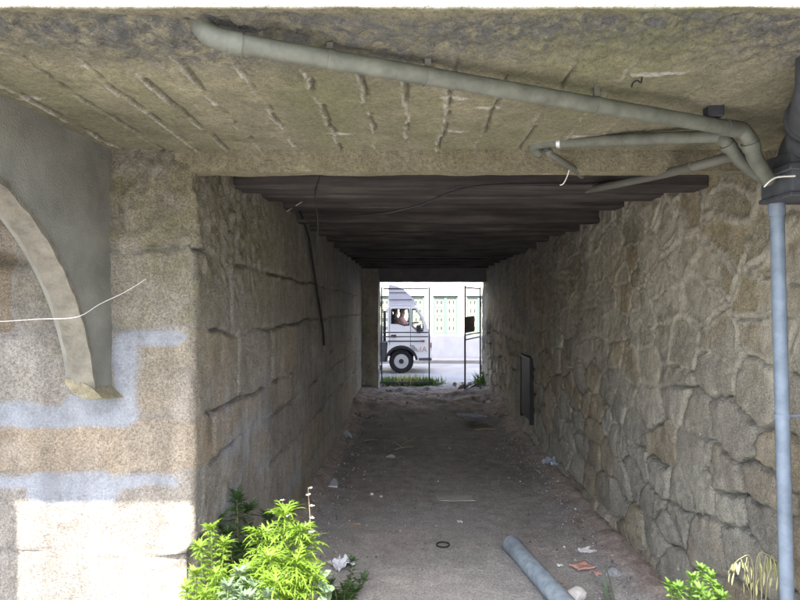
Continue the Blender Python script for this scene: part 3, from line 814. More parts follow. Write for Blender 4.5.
for c in cxs:
    wo = Vector((c, BY, wz0))+o0
    wd = MB().box((-.46, .03, 0), (-.40, .12, 1.41)).box((.40, .03, 0), (.46, .12, 1.41)).box((-.40, .03, 1.33), (.40, .12, 1.41)).box((-.40, .03, 0), (.40, .12, .05)).box((-.05, .025, .05), (.05, .11, 1.33)).build('window', TEAL, root, None, wo)
    MB().box((-.5, -.025, 1.413), (.5, .05, 1.47)).build('window_lintel', PLINTH, wd, None)
    for s_ in (-1, 1):
        xa, xb = (-.40, -.05) if s_ < 0 else (.05, .40)
        MB().box((xa+.003, .06, .053), (xb-.003, .10, 1.327)).build('shutter_leaf', CREAM, wd, None)
        for z in (.37, .69, 1.01): MB().box((xa+.003, .046, z-.012), (xb-.003, .062, z+.012)).build('glazing_bar', WHITEP, wd, None)
        for cx in (xa+.1, xb-.1):
            for r_ in range(4):
                zc = .05+.16+r_*.32
                pts = [(cx+.06*math.cos(t*math.pi/8), zc+.115*math.sin(t*math.pi/8)) for t in range(16)]
                inn = [(cx+.038*math.cos(t*math.pi/8), zc+.085*math.sin(t*math.pi/8)) for t in range(16)]
                MB().prism(pts, .045, .062, [inn]).build('pane_frame', WHITEP, wd, None); MB().prism(inn, .054, .062).build('pane', GREENGL, wd, None)

# ------------------------------------------------------------------ truck
TD = 17.9; RZ = -.492
def tx(px): return (px-VX)/F*TD
def tz(py): return H+(VY-py)/F*TD
troot = empty('delivery_truck', (tx(409), TD+.8, RZ)); t0 = -troot.location
tag(troot, 'white cab over truck with grey roof deflector stopped beyond the gate', 'truck')
W0, W1 = TD, TD+1.65
wx, wz, wr = tx(401.3), RZ+.368, .368
outline = [(tx(387.5), tz(345)), (tx(387.5), tz(307.5)), (tx(389), tz(306)), (tx(413), tz(306)), (tx(417.5), tz(307.5)), (tx(424), tz(318)), (tx(429.3), tz(331)), (tx(430.6), tz(338)), (tx(431), tz(357.5)), (tx(417.5), tz(358))]
arc = []
for k in range(0, 13):
    a = R(8+k*(150-8)/12); arc.append((wx+.5*math.cos(a), wz-.02+.5*math.sin(a)))
outline = outline[:]+arc+[(tx(387.5), tz(349.5))]
outline = outline[:-1]
wr_ = [(tx(391.3), tz(323.7)), (tx(391.3), tz(310)), (tx(392.2), tz(309)), (tx(408), tz(309)), (tx(409), tz(310)), (tx(409.2), tz(325)), (tx(404), tz(325.5)), (tx(398), tz(323.7))]
qw = [(tx(411.8), tz(326)), (tx(412.2), tz(309.3)), (tx(415.8), tz(309.3)), (tx(420.5), tz(317)), (tx(423.4), tz(326)), (tx(423), tz(331)), (tx(418), tz(331.5))]
def side(y0, y1):
    return MB().prism(outline, y0, y1, [wr_, qw])
m = side(W0, W0+.05); m.prism(outline, W1-.05, W1, [wr_, qw])
# roof, back, nose panels between the two sides
def strip(m, pts, th=.03):
    for (a, b) in zip(pts[:-1], pts[1:]):
        a = Vector((a[0], 0, a[1])); b = Vector((b[0], 0, b[1])); d_ = (b-a).normalized(); n_ = Vector((-d_.z, 0, d_.x))
        vs_ = [m.bm.verts.new(p) for p in [q+Vector((0, y, 0)) for y in (W0+.052, W1-.052) for q in (a, b, b-n_*-th, a-n_*-th)]]
        for f in ((0, 1, 2, 3), (7, 6, 5, 4), (0, 4, 5, 1), (1, 5, 6, 2), (2, 6, 7, 3), (3, 7, 4, 0)): m.bm.faces.new([vs_[i] for i in f])
strip(m, [outline[4], outline[3], outline[2], outline[1], outline[0]])
strip(m, [outline[8], outline[7], outline[6]])
m.build('cab', TRUCKW, troot, 30, t0)
m = MB(); strip(m, [outline[6], outline[5], outline[4]], .012); m.build('windscreen', GLASS, troot, 30, t0)
gl = MB().prism(wr_, W0+.02, W0+.026).build('window_glass', GLASS, troot, None, t0)
MB().prism(qw, W0+.02, W0+.026).build('window_glass', GLASS, troot, None, t0)
# dark seals
def sealed(lp, nm):
    c = Vector((sum(p[0] for p in lp)/len(lp), sum(p[1] for p in lp)/len(lp)))
    big = [tuple(c+(Vector(p)-c)*1.05) for p in lp]; sm = [tuple(c+(Vector(p)-c)*.93) for p in lp]
    MB().prism(big, W0-.006, W0+.018, [sm]).build('window_seal', BLACK, troot, None, t0)
sealed(wr_, 'a'); sealed(qw, 'b')
# door outline grooves, mouldings, handle, vent
door = MB()
def vbar(m, x, za, zb, w_=.012): m.box((x-w_/2, W0-.004, min(za, zb)), (x+w_/2, W0+.001, max(za, zb)))
vbar(door, tx(389.7), tz(308), tz(345)); vbar(door, tx(410.6), tz(308), tz(347)); 
door.build('door_gap', BLACK, troot, None, t0)
MB().box((tx(387.6), W0-.012, tz(341.8)), (tx(424), W0-.002, tz(340.6)), .003).build('side_moulding', BLACK, troot, None, t0)
MB().box((tx(422), W0-.016, tz(342.3)), (tx(424.6), W0-.003, tz(340))).build('side_lamp', LAMPM, troot, None, t0)
MB().box((tx(391), W0-.035, tz(337.3)), (tx(396.3), W0-.003, tz(334.7)), .01).build('door_handle', BLACK, troot, 30, t0)
# wheel arch liner, chassis
m = MB()
ar = [(wx+.5*math.cos(R(8+k*14.2)), wz-.02+.5*math.sin(R(8+k*14.2))) for k in range(13)]
ar2 = [(wx+.43*math.cos(R(8+k*14.2)), wz-.02+.43*math.sin(R(8+k*14.2))) for k in range(12, -1, -1)]
m.prism(ar+ar2, W0-.03, W0+.35); m.build('mudguard', BLACK, troot, 40, t0)
MB().box((tx(372)-3.4, W0+.35, RZ+.5), (tx(424), W0+.5, RZ+.72)).box((tx(372)-3.4, W1-.5, RZ+.5), (tx(424), W1-.35, RZ+.72)).box((tx(390), W0+.06, tz(350)), (tx(428), W1-.06, tz(345))).build('chassis', BLACK, troot, None, t0)
MB().box((tx(379), W0+.05, RZ+.35), (tx(387), W0+.5, RZ+.95), .03).build('fuel_tank', STEEL, troot, 30, t0)
m = MB().tube([(tx(384), W0+.4, RZ+.9), (tx(384), W0+.4, tz(311))], .045, 10); m.build('air_intake', BLACK, troot, 40, t0)
MB().box((tx(380)-3.6, W0-.1, RZ+.88), (tx(380), W1+.1, RZ+1.0), .01).box((tx(380)-.06, W0-.1, RZ+1.0), (tx(380), W1+.1, RZ+1.4), .01).build('cargo_bed', STEEL, troot, None, t0)
# wheels
def wheel(x, y, s_):
    e = empty('wheel', (x, y, wz)); e.parent = troot; e.location = Vector((x, y, wz))+t0
    ty = MB().lathe([(.215, -.09), (.27, -.105), (.33, -.105), (.36, -.085), (.368, -.05), (.368, .05), (.36, .085), (.33, .105), (.27, .105), (.215, .09)], (0, 0, 0), 'Y', 36, closed=True)
    ty.build('tyre', RUBBER, e, 40)
    rm = MB().lathe([(.215, -.085), (.2, -.08), (.185, -.03), (.13, -.01), (.12, -.06), (.1, -.09), (.06, -.095), (.055, -.11), (0, -.112)] if s_ < 0 else [(0, .112), (.055, .11), (.06, .095), (.1, .09), (.12, .06), (.13, .01), (.185, .03), (.2, .08), (.215, .085)], (0, 0, 0), 'Y', 32)
    rm.build('rim', RIM, e, 35)
    for k in range(6):
        a = k*math.pi/3
        MB().lathe([(.03, 0), (.03, .03*s_), (0, .0301*s_)], (.155*math.cos(a), 0, .155*math.sin(a)), 'Y', 10).build('rim_hole', BLACK, e, 30)
    MB().lathe([(.075, .09*s_), (.07, .113*s_), (0, .116*s_)], (0, 0, 0), 'Y', 16).build('hub_cap', BLACK, e, 30)
wheel(wx, W0+.13, -1); wheel(wx, W1-.13, 1); wheel(wx-2.5, W0+.13, -1); wheel(wx-2.5, W1-.13, 1)
# bumper, lamps, mirror, deflector
MB().box((tx(418.5), W0-.01, tz(360.5)), (tx(431.8), W1+.01, tz(358.2)), .015).build('bumper', STEEL, troot, 30, t0)
MB().box((tx(429.8), W0-.008, tz(348)), (tx(431.8), W0+.16, tz(342.5)), .02).build('corner_lamp', LAMPM, troot, 30, t0)
MB().box((tx(431), W0+.2, tz(351)), (tx(432), W0+.45, tz(343)), .01).box((tx(431), W1-.45, tz(351)), (tx(432), W1-.2, tz(343)), .01).build('headlight', RIM, troot, 30, t0)
m = MB().tube([(tx(417), W0, tz(331)), (tx(419.5), W0-.14, tz(329)), (tx(420.5), W0-.16, tz(324))], .014, 8, smoothn=4); m.build('mirror_arm', BLACK, troot, 40, t0)
MB().box((tx(416.5), W0-.22, tz(333)), (tx(421), W0-.1, tz(325)), .02, segs=2).build('mirror', BLACK, troot, 30, t0)
dp = [(tx(388.3), tz(305.8)), (tx(388.3), tz(285.2)), (tx(391), tz(284.6)), (tx(397), tz(286)), (tx(404), tz(289.5)), (tx(410), tz(295)), (tx(414), tz(300)), (tx(417.5), tz(305.8))]
m = MB().prism(dp, W0+.06, W1-.06); 
m.build('roof_deflector', DEFL, troot, 25, t0)
m = MB()
for py in (292.5, 299.5): m.box((tx(389), W0+.045, tz(py+.35)), (tx(406 if py < 295 else 412), W0+.058, tz(py-.35)))
m.build('deflector_rib', PIPE_GREY, troot, None, t0)
# seats and lettering
for yo in (.12, .95):
    MB().box((tx(389.5), W0+yo, tz(338)), (tx(404), W0+yo+.5, tz(332)), .03).box((tx(388.6), W0+yo, tz(332)), (tx(391.5), W0+yo+.5, tz(313)), .03).build('seat', SEATM, troot, 30, t0)
MB().tube([(tx(409)+.1*math.cos(k*math.pi/8), W0+1.2+.17*math.sin(k*math.pi/8), tz(327)+.07*math.cos(k*math.pi/8)) for k in range(17)], .014, 8).build('steering_wheel', BLACK, troot, 40, t0)
MB().box((tx(413), W0+.06, tz(338)), (tx(428), W1-.06, tz(330)), .04).build('dashboard', SEATM, troot, 30, t0)
cu = bpy.data.curves.new('t', 'FONT'); cu.body = 'ulA'; cu.size = .24; cu.extrude = .003; cu.align_x = 'CENTER'
to = bpy.data.objects.new('t', cu); COL.objects.link(to); me = mesh_from(to); bpy.data.objects.remove(to)
o = link('lettering', me, ORANGE, troot); o.rotation_euler = (R(90), 0, 0); o.location = Vector((tx(421.5), W0-.004, tz(352)))+t0
m = MB()
for k in range(4):
    x = tx(409.5+k*1.1); m.prism([(x, tz(345)), (x+.02, tz(345)), (x+.16, tz(351)), (x+.14, tz(351))], W0-.004, W0-.0005)
m.build('stripe_marking', PIPE_GREY, troot, None, t0)

# ------------------------------------------------------------------ the two people in the cab
def person(label, hip, lean, shirt, arm_out):
    """seated, facing the nose of the truck with the head turned to the camera side"""
    root = empty('person', hip); tag(root, label, 'person')
    J = {'pel': (0, 0, .02), 'sp': (.02+lean*.4, 0, .22), 'ch': (.05+lean*.9, 0, .42), 'nk': (.06+lean, -.01, .54), 'hd': (.085+lean, -.025, .62), 'cr': (.075+lean, -.025, .73),
         'chin': (.115+lean, -.075, .60), 'nose': (.115+lean, -.115, .65)}
    E = [('pel', 'sp'), ('sp', 'ch'), ('ch', 'nk'), ('nk', 'hd'), ('hd', 'cr'), ('hd', 'chin'), ('hd', 'nose')]
    RD = {'pel': .14, 'sp': .12, 'ch': .13, 'nk': .055, 'hd': .085, 'cr': .065, 'chin': .045, 'nose': .016}
    for s_, t in ((-1, 'r'), (1, 'l')):
        J['sh'+t] = (.04+lean, s_*.18, .46); J['el'+t] = (.2+lean, s_*.22 + (-.0 if s_ > 0 else -arm_out), .24); J['wr'+t] = (.42+lean, s_*.12, .3); J['ha'+t] = (.5+lean, s_*.11, .32)
        J['hp'+t] = (.02, s_*.09, 0); J['kn'+t] = (.44, s_*.12, .03); J['an'+t] = (.5, s_*.12, -.36); J['to'+t] = (.64, s_*.12, -.4)
        E += [('ch', 'sh'+t), ('sh'+t, 'el'+t), ('el'+t, 'wr'+t), ('wr'+t, 'ha'+t), ('pel', 'hp'+t), ('hp'+t, 'kn'+t), ('kn'+t, 'an'+t), ('an'+t, 'to'+t)]
        for q in range(5):
            J['f%d%s' % (q, t)] = (.585+lean-.012*abs(q-2)-(.05 if q == 0 else 0), s_*.11+(q-2)*.02*s_*-1-(.02*s_ if q == 0 else 0), .325-.012*q*.3); E.append(('ha'+t, 'f%d%s' % (q, t))); RD['f%d%s' % (q, t)] = .009
        RD.update({'sh'+t: .065, 'el'+t: .045, 'wr'+t: .03, 'ha'+t: .038, 'hp'+t: .1, 'kn'+t: .065, 'an'+t: .045, 'to'+t: .04})
    def skinmesh(names, name, mat, grow, parent):
        nm = [k for k in J if k in names]; ix = {k: i for i, k in enumerate(nm)}
        me = bpy.data.meshes.new(name); me.from_pydata([J[k] for k in nm], [(ix[a], ix[b]) for a, b in E if a in ix and b in ix], [])
        o = bpy.data.objects.new(name, me); COL.objects.link(o); md = o.modifiers.new('s', 'SKIN'); md.use_smooth_shade = True
        for i, k in enumerate(nm):
            sv = me.skin_vertices[0].data[i]; sv.radius = (RD[k]+grow, RD[k]+grow); sv.use_root = (i == 0)
        o.modifiers.new('d', 'SUBSURF').levels = 1
        me2 = mesh_from(o); bpy.data.objects.remove(o)
        return link(name, me2, mat, parent)
    skinmesh(set(J), 'body', SKIN, 0, root)
    skinmesh({'pel', 'sp', 'ch', 'shr', 'shl', 'elr', 'ell'}, 'shirt', shirt, .014, root)
    skinmesh({'pel', 'hpr', 'hpl', 'knr', 'knl', 'anr', 'anl'}, 'trousers', TROUS, .012, root)
    bm = bmesh.new(); bmesh.ops.create_icosphere(bm, subdivisions=3, radius=1)
    bmesh.ops.delete(bm, geom=[v for v in bm.verts if v.co.z < .05 and (v.co.x-v.co.y*.9) > -.25 or v.co.z < -.55], context='VERTS')
    for v in bm.verts: v.co = Vector((v.co.x*.102, v.co.y*.102, v.co.z*.11))*(1+.05*math.sin(v.co.x*9)*math.cos(v.co.y*8))
    me = bpy.data.meshes.new('hair'); bm.to_mesh(me); bm.free(); smooth(me)
    link('hair', me, HAIR, root, (.07+lean, -.015, .665))
person('person in a pink shirt leaning towards the near cab window', (tx(396.5), W0+.36, tz(333.5)), .1, PINK, .08)
person('person in a mauve shirt sitting back in the far seat of the cab', (tx(392.3), W0+1.2, tz(333)), .0, MAUVE, .0)

# ------------------------------------------------------------------ plants
def leaf_faces(v, f, base, d, L, Wd, droop, lobed, rnd):
    d = Vector(d).normalized(); side_ = d.cross(Vector((0, 0, 1)))
    if side_.length < .05: side_ = Vector((1, 0, 0))
    side_.normalize(); side_ = (Quaternion(d, rnd.uniform(-.6, .6)) @ side_)
    p = Vector(base); n = 5; prev = None
    for k in range(n+1):
        t = k/n; wd = Wd*.5*(math.sin(math.pi*min(1, t*.93+.06))**.8)*(1.0 if not lobed else .55)
        up_ = side_.cross(d)
        a = len(v); v.extend([p-side_*wd+up_*wd*.35, p.copy(), p+side_*wd+up_*wd*.35])
        if prev is not None: f.extend([(prev, prev+1, a+1, a), (prev+1, prev+2, a+2, a+1)])
        if lobed and k in (1, 2, 3):
            for s_ in (-1, 1):
                q = (d*.75+side_*s_).normalized(); ll = L*(.42-.07*k)
                b = len(v); m_ = p+q*ll*.5; pr = q.cross(up_)*ll*.13
                v.extend([p.copy(), m_-pr, p+q*ll-up_*ll*.12, m_+pr]); f.append((b, b+1, b+2, b+3))
        prev = a
        d = (d+Vector((0, 0, -droop/n))).normalized(); p = p+d*L/n
def plant(name, label, cat, loc, stems, mat, leafL, leafW, per, droop=.6, lobed=True, seed=0, stemmat=None, group=None, tuft=13, bare=.1, stem_r=.004):
    rnd = random.Random(seed); root = empty(name, loc); tag(root, label, cat, group)
    sm = MB(); v = []; f = []
    for (dx, dy, hx, hy, hz) in stems:
        a = Vector((dx, dy, 0)); b = Vector((hx, hy, hz)); mid = (a+b)/2+Vector((rnd.uniform(-.02, .02), rnd.uniform(-.02, .02), .02*hz))
        pts = catmull([a, mid, b], 8); sm.tube(pts, stem_r, 6, r2=stem_r*.4)
        n = max(8, int(per*hz*2.4))
        ang = rnd.uniform(0, 6)
        for k in range(n):
            t = bare+(1-bare)*k/(n-1); i = min(int(t*(len(pts)-1)), len(pts)-2); p = pts[i].lerp(pts[i+1], t*(len(pts)-1)-i)
            ang += 2.4; el = rnd.uniform(.0, .7)
            sz = leafL*(1.1-.45*t)*rnd.uniform(.7, 1.2)
            leaf_faces(v, f, p, (math.cos(ang), math.sin(ang), el), sz, leafW*sz/leafL, droop*rnd.uniform(.6, 1.5), lobed, rnd)
        for k in range(tuft):
            ang += 2.4; leaf_faces(v, f, b, (math.cos(ang), math.sin(ang), rnd.uniform(.5, 2.2)), leafL*rnd.uniform(.6, 1.05), leafW*.8, droop*1.2, lobed, rnd)
    sm.build('stem', stemmat or STEMM, root)
    link('foliage', pydata('foliage', v, f, True), mat, root)
    return root
def gr(px, py, d):     # ground point under a pixel at depth d
    p = at(px, py, d); return Vector((p.x, p.y, 0)), p.z
def stems_to(loc, tops):
    out = []
    for (px, py, d) in tops:
        q = at(px, py, d); r = random.Random(int(px*7+py))
        out.append(((q.x-loc.x)*.45+r.uniform(-.02, .02), (q.y-loc.y)*.5, q.x-loc.x, q.y-loc.y, q.z))
    return out
L1 = Vector((-.53, 2.33, 0))
plant('leafy_weed', 'tall yellow green weed with drooping lobed leaves at the left of the passage mouth', 'weed', L1,
      stems_to(L1, [(285, 517, 2.33), (262, 536, 2.38), (300, 532, 2.3), (270, 560, 2.2), (250, 572, 2.25), (296, 565, 2.2), (312, 580, 2.25), (276, 585, 2.1), (306, 545, 2.36)]), LEAF_Y, .115, .021, 70, 1.15, True, 3)
L2 = Vector((-.74, 2.25, 0))
plant('leafy_weed', 'bushy yellow green weed against the sunlit stone corner', 'weed', L2,
      stems_to(L2, [(211, 530, 2.28), (200, 548, 2.22), (224, 545, 2.3), (195, 575, 2.15), (215, 575, 2.15), (235, 580, 2.2), (205, 596, 2.1), (186, 590, 2.15)]), LEAF_Y, .058, .015, 90, .7, True, 5)
L3 = Vector((-.64, 2.12, 0))
plant('leafy_weed', 'low grey green weed between the two yellow green weeds', 'weed', L3,
      stems_to(L3, [(240, 575, 2.15), (255, 590, 2.1), (228, 590, 2.1), (268, 598, 2.05), (246, 600, 2.0)]), LEAF_GREY, .06, .026, 60, .5, True, 8)
L4 = Vector((-.79, 2.85, 0))
plant('shaded_weed', 'dark green weed growing up the shaded foot of the left wall', 'weed', L4,
      stems_to(L4, [(237, 500, 2.85), (216, 520, 2.75), (248, 512, 3.0), (228, 535, 2.75), (258, 535, 2.95), (243, 550, 2.85), (268, 520, 3.1)]), LEAF_SHADE, .085, .03, 46, .5, True, 12)
L5 = floor_at(338, 602); L5.y -= .0
plant('shaded_weed', 'low dark green weed spreading on the floor beside the white plastic', 'weed', L5,
      stems_to(L5, [(352, 562, 3.3), (364, 580, 3.25), (330, 585, 3.15), (345, 590, 3.1), (356, 592, 3.2), (322, 578, 3.2)]), LEAF_SHADE, .06, .018, 90, .4, True, 15)
# broad pale leaf sprig
L6 = Vector((-.32, 2.3, 0))
plant('broad_leaf_sprig', 'pale green sprig of broad leaves at the right of the tall weed', 'weed', L6,
      stems_to(L6, [(318, 582, 2.3), (326, 594, 2.25)]), LEAF_GREY, .07, .05, 16, .3, False, 18, tuft=4)
# dry flower stalk
def flower_stalk():
    loc = Vector((-.41, 2.42, 0)); root = empty('flower_stalk', loc); tag(root, 'tall dry stalk with small white flowers rising behind the yellow green weed', 'flower')
    sm = MB(); v = []; f = []; rnd = random.Random(2)
    for (px, py, d) in ((308, 488, 2.4), (282, 500, 2.45), (312, 560, 2.4), (288, 508, 2.5)):
        b = at(px, py, d)-loc; pts = catmull([Vector((0, 0, 0)), b*.5+Vector((rnd.uniform(-.02, .02), 0, .02)), b], 8); sm.tube(pts, .0022, 5, r2=.001)
        for k in range(7 if px == 308 else 3):
            p = pts[-1-int(k*1.0)]+Vector((rnd.uniform(-.012, .012), rnd.uniform(-.01, .01), 0))
            for q in range(5):
                a = q*1.257+k; leaf_faces(v, f, p, (math.cos(a), math.sin(a), .5), rnd.uniform(.008, .016), .009, .2, False, rnd)
    sm.build('stem', STEMDRY, root); link('petals', pydata('petals', v, f), PETAL, root)
flower_stalk()
# right hand plants
L7 = Vector((1.03, 2.16, 0))
plant('leafy_weed', 'small bright green bushy weed at the foot of the right wall', 'weed', L7,
      stems_to(L7, [(702, 570, 2.2), (692, 580, 2.15), (712, 578, 2.2), (680, 590, 2.15), (700, 592, 2.1), (718, 590, 2.2), (670, 586, 2.2), (708, 600, 2.05), (722, 598, 2.15)]), LEAF_G, .04, .022, 95, .4, True, 22)
def oats():
    loc = Vector((1.2, 2.14, 0)); root = empty('wild_oat', loc); tag(root, 'straw coloured wild oat with drooping seed heads beside the downpipe', 'grass')
    sm = MB(); v = []; f = []; rnd = random.Random(4)
    for (px, py, tx_, ty_) in ((757, 558, 792, 578), (752, 562, 728, 572), (765, 560, 770, 582), (748, 563, 744, 580), (760, 560, 756, 584), (770, 562, 778, 576)):
        p1 = at(px, py, 2.14)-loc; p2 = at(tx_, ty_, 2.12)-loc
        base = Vector((rnd.uniform(-.03, .03), rnd.uniform(-.02, .02), 0))
        pts = catmull([base, base.lerp(p1, .6)+Vector((.01, 0, .03)), p1, (p1+p2)/2+Vector((0, 0, .03)), p2], 7); sm.tube(pts, .0016, 5, r2=.0007)
        for k in range(9):
            q = pts[-1-k*1]; leaf_faces(v, f, q+Vector((rnd.uniform(-.012, .012), rnd.uniform(-.02, .02), 0)), (rnd.uniform(-.35, .35), rnd.uniform(-.3, .3), -1), rnd.uniform(.03, .05), .008, .2, False, rnd)
    for k in range(7):
        a = rnd.uniform(0, 6.28); leaf_faces(v, f, (0, 0, .02), (math.cos(a)*.35, math.sin(a)*.35, 1), rnd.uniform(.3, .55), .01, .5, False, rnd)
    sm.build('stem', STRAW, root); link('seed_heads', pydata('seed_heads', v, f), STRAW, root)
oats()
def blades(name, label, loc, n, h, wd, mat, spread, seed, cat='grass', group=None, lean=.5):
    rnd = random.Random(seed); v = []; f = []
    for k in range(n):
        a = rnd.uniform(0, 6.28); b = Vector((rnd.gauss(0, spread[0]), rnd.gauss(0, spread[1]), -.01))
        leaf_faces(v, f, b, (math.cos(a)*lean*rnd.random(), math.sin(a)*lean*rnd.random(), 1), h*rnd.uniform(.5, 1.1), wd, .5*rnd.uniform(.5, 2), False, rnd)
    o = link(name, pydata(name, v, f, True), mat, None, loc); return tag(o, label, cat, group)
p = floor_at(607, 600); p.y -= .05
blades('grass_sprout', 'few pale grass blades sprouting beside the loose grey pipe', p, 5, .22, .014, LEAF_GREY, (.015, .015), 3)
for i, (px, py, w_, n, h, lab, mt) in enumerate([(389, 386, .16, 420, .26, 'green grass tuft at the foot of the closed gate near the left pier', GRASSM), (408, 386, .12, 200, .3, 'straggly grass tuft with dry stalks below the truck wheel', STRAW),
        (424, 387, .16, 380, .25, 'grass tuft at the free end of the closed gate leaf', GRASSM), (414, 387, .15, 300, .22, 'thin green grass tuft below the front bumper of the truck', GRASSM), (485, 384, .08, 220, .34, 'green grass tuft at the foot of the right wall by the gate hinge', GRASSM)]):
    d = 11.55 if px != 485 else 11.0
    q = at(px, py, d); blades('grass_tuft', lab, (q.x, d, .06 if d < 11.2 else .0), n, h, .014, mt, (w_, .1), 30+i, group='grass tufts at the far gate', lean=.7)

# ------------------------------------------------------------------ litter and stones on the floor
def rock(name, label, px, py, size, col, flat=.55, seed=0, cat='stone', rot=0, sharp=0, rz=.0, group=None):
    bm = bmesh.new(); bmesh.ops.create_icosphere(bm, subdivisions=2 if sharp else 3, radius=1); rnd = random.Random(seed)
    pl = [(Vector((rnd.uniform(-1, 1), rnd.uniform(-1, 1), rnd.uniform(-1, 1))).normalized(), rnd.uniform(.6, .92)) for _ in range(9)]
    for v in bm.verts:
        for n_, d_ in pl:
            k = v.co.dot(n_)
            if k > d_: v.co -= n_*(k-d_)
        v.co *= 1+.06*math.sin(v.co.x*7+seed)*math.cos(v.co.y*6+v.co.z*5)
        v.co = Vector((v.co.x*size[0]/2, v.co.y*size[1]/2, v.co.z*size[2]/2))
    me = bpy.data.meshes.new(name); bm.to_mesh(me); bm.free(); smooth(me, 35)
    q = floor_at(px, py)
    o = link(name, me, simple('m_'+name, col, .9, .2, 30, .4, 0, 120, .004), None, (q.x, q.y, size[2]*.3+(.07 if q.y > 9 else 0))); o.rotation_euler.z = rz
    return tag(o, label, cat, group)
def sheet(name, label, px, py, w_, l_, col, crumple, seed, cat, rz=0, z=.012, rough=.7, n=14, th=.002):
    xs = np.linspace(-.5, .5, n); X, Y = np.meshgrid(xs, xs, indexing='ij')
    Z = (fbm(X, Y, 3, 4, seed)-.35)*crumple
    X2 = X*w_*(1+.25*(fbm(X, Y, 2, 2, seed+5)-.5)); Y2 = Y*l_*(1+.3*(fbm(X, Y, 2, 2, seed+9)-.5))
    me = grid_mesh(name, np.stack([X2, Y2, Z], -1)); smooth(me, 30)
    q = floor_at(px, py); o = link(name, me, simple('m_'+name, col, rough, .12, 20, .1), None, (q.x, q.y, z)); o.rotation_euler.z = rz
    md = o.modifiers.new('t', 'SOLIDIFY'); md.thickness = th
    return tag(o, label, cat)
sheet('paper_sheet', 'flat pale grey sheet lying at the foot of the left wall', 326, 486, .2, .24, (.5, .52, .55), .012, 1, 'paper', .2, .03, th=.012)
sheet('plastic_bag', 'crumpled pale bluish plastic at the left wall deeper inside', 343, 440, .16, .3, (.45, .48, .52), .16, 2, 'plastic', .3, .04)
sheet('plastic_wrap', 'crumpled whitish plastic beside the low dark green weed', 341, 571, .11, .15, (.6, .62, .68), .12, 3, 'plastic', .7, .04)
sheet('paper_scrap', 'pale beige paper scrap on the dark middle of the floor', 391, 458, .08, .11, (.6, .56, .5), .04, 4, 'paper', .4)
sheet('white_scrap', 'tiny white scrap on the floor above the black ring', 460, 523, .035, .04, (.75, .75, .73), .015, 6, 'paper', .2)
sheet('paper_triangle', 'white triangular scrap near the right wall deeper inside', 548, 493, .05, .09, (.75, .75, .75), .03, 7, 'paper', .9)
sheet('white_shard', 'white three cornered shard on the earth right of the loose pipe', 587, 554, .1, .07, (.7, .68, .68), .05, 8, 'shard', .3, .02, th=.006)
sheet('pink_shard', 'pinkish broken tile shard right of the loose pipe', 582, 570, .12, .09, (.5, .3, .25), .03, 9, 'tile', .5, .025, th=.012)
sheet('pink_shard', 'small pink tile chip beside the larger pinkish shard', 598, 577, .04, .035, (.5, .31, .27), .015, 10, 'tile', .2, .025, th=.01)
sheet('white_chip', 'small white chip on the floor between pipe and pink shard', 560, 567, .035, .03, (.72, .7, .68), .015, 11, 'shard', .1)
sheet('wood_strip', 'thin orange brown strip of wood on the floor right of the tall weed', 355, 525, .075, .012, (.45, .25, .13), .006, 12, 'wood', .1, .01, th=.006)
sheet('mortar_spill', 'pale dried mortar patch on the middle of the floor', 456, 499, .3, .13, (.36, .35, .32), .012, 13, 'mortar', 0, .008, .95, 20, .004)
sheet('blue_litter', 'bluish crumpled litter at the right of the dirt mound edge', 470, 421, .28, .3, (.22, .27, .36), .12, 14, 'litter', .2, .05)
sheet('brown_bag', 'reddish brown flattened bag on the earth near the closed gate', 395, 394, .24, .4, (.17, .085, .075), .1, 15, 'bag', .1, .09)
sheet('plastic_lump', 'crumpled bluish plastic at the foot of the right wall', 552, 470, .14, .2, (.33, .36, .42), .16, 16, 'plastic', .4, .05)
rock('pale_rock', 'pale grey rock beside the loose grey pipe', 575, 598, (.13, .12, .08), (.5, .5, .5), seed=1)
rock('grey_stone', 'grey stone at the foot of the right wall beside the pink chips', 614, 577, (.1, .1, .07), (.3, .31, .33), seed=2)
rock('pale_pebble', 'small pale pebble on the floor right of the flat grey sheet', 372, 495, (.035, .04, .025), (.6, .58, .55), seed=3)
rock('pale_pebble', 'small grey pebble just right of another pale pebble', 381, 497, (.03, .03, .02), (.42, .41, .4), seed=4)
rock('white_rubble', 'whitish rubble lump on the lit earth near the far gate', 413, 399, (.3, .3, .1), (.55, .52, .48), seed=5)
rock('brown_stone', 'rounded brown stone on the earth by the open gate leaf', 463, 395, (.22, .2, .16), (.2, .13, .09), seed=6)
rock('dark_stone', 'dark stone against the far left pier', 377, 390, (.18, .2, .1), (.1, .09, .08), seed=7)
rock('grey_rubble', 'grey rubble lump on the dark earth at the left wall', 349, 416, (.16, .2, .1), (.25, .25, .25), seed=8)
# black ring
q = floor_at(443, 547); o = MB().tube([(q.x+.042*math.cos(k*math.pi/14), q.y+.042*math.sin(k*math.pi/14), .016) for k in range(29)], .005, 8).build('rubber_ring', CABLE)
tag(o, 'thin black rubber ring lying on the passage floor', 'ring')
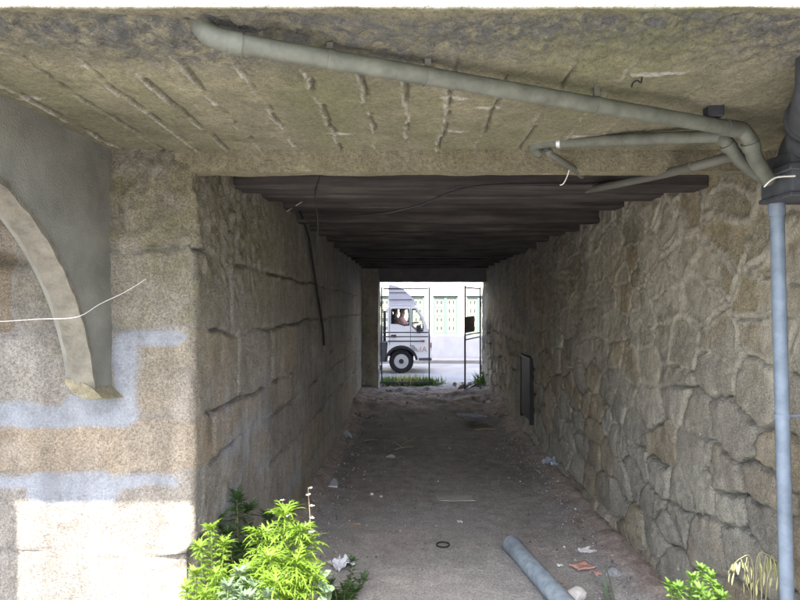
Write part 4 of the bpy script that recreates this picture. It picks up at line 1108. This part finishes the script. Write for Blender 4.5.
# twigs
for (px, py, L, a, lab, mt) in [(371, 443, .18, -.3, 'pale broken stick on the dark floor near the left wall', STRAW), (409, 444, .26, .9, 'forked dry twig in the middle of the dark floor', STEMDRY), (404, 451, .2, .1, 'thin dry twig lying flat in front of the forked twig', STEMDRY), (486, 432, .3, -.5, 'dry stalk on the floor near the blue litter', STRAW)]:
    q = floor_at(px, py); m = MB(); d = Vector((math.cos(a), math.sin(a), .12))*L/2; c = Vector((q.x, q.y, .03))
    m.tube([c-d, c+Vector((0, .01, .01)), c+d], .006, 6, smoothn=4, r2=.003)
    if 'forked' in lab: m.tube([c, c+Vector((-.1, .05, .05)), c+Vector((-.13, .12, .03))], .004, 6, smoothn=4)
    o = m.build('twig', mt); tag(o, lab, 'twig', 'twigs on the floor')
# gravel and crumbs: uncountable
def crumbs():
    v = []; f = []; tone = []; rnd = random.Random(77)
    for k in range(5200):
        y = rnd.choice([rnd.uniform(2.6, 7), rnd.uniform(2.6, 11.4), rnd.uniform(7.8, 11.5)])
        side_ = rnd.random()
        if side_ < .5: x = 1.36-abs(rnd.gauss(0, .16))
        elif side_ < .85: x = -.82+abs(rnd.gauss(0, .2))
        else: x = rnd.uniform(-.8, 1.3)
        s_ = rnd.choice([.002, .003, .003, .004, .006, .009]) * ((rnd.choice([1.5, 1.9, 2.5, 5]) if y > 8.3 else 1.2))*rnd.uniform(.6, 1.3)
        z = .012+(.08 if y > 9 else 0)+(.03 if x > 1.15 or x < -.7 else 0); b = len(v); rz = rnd.uniform(0, 6)
        pts = [(s_*1.3, 0, 0), (0, s_, 0), (-s_, .2*s_, 0), (.1*s_, -s_, 0), (0, 0, s_*.9), (0, 0, -s_)]
        c, n_ = math.cos(rz), math.sin(rz)
        for (a, d, e) in pts: v.append((x+a*c-d*n_, y+a*n_+d*c, z+e))
        for t in ((0, 1, 4), (1, 2, 4), (2, 3, 4), (3, 0, 4), (1, 0, 5), (2, 1, 5), (3, 2, 5), (0, 3, 5)): f.append(tuple(b+i for i in t))
    me = pydata('gravel', v, f)
    k = M('gravel'); g = k.n.new('ShaderNodeNewGeometry')
    k.color(k.ramp(g.outputs['Random Per Island'], [(0, (.1, .09, .08)), (.6, (.26, .24, .22)), (.95, (.36, .34, .32)), (1, (.55, .53, .5))])).rough(.9)
    tag(link('gravel', me, k.m), 'loose gravel and crumbs scattered on the passage floor', 'gravel', kind='stuff')
crumbs()
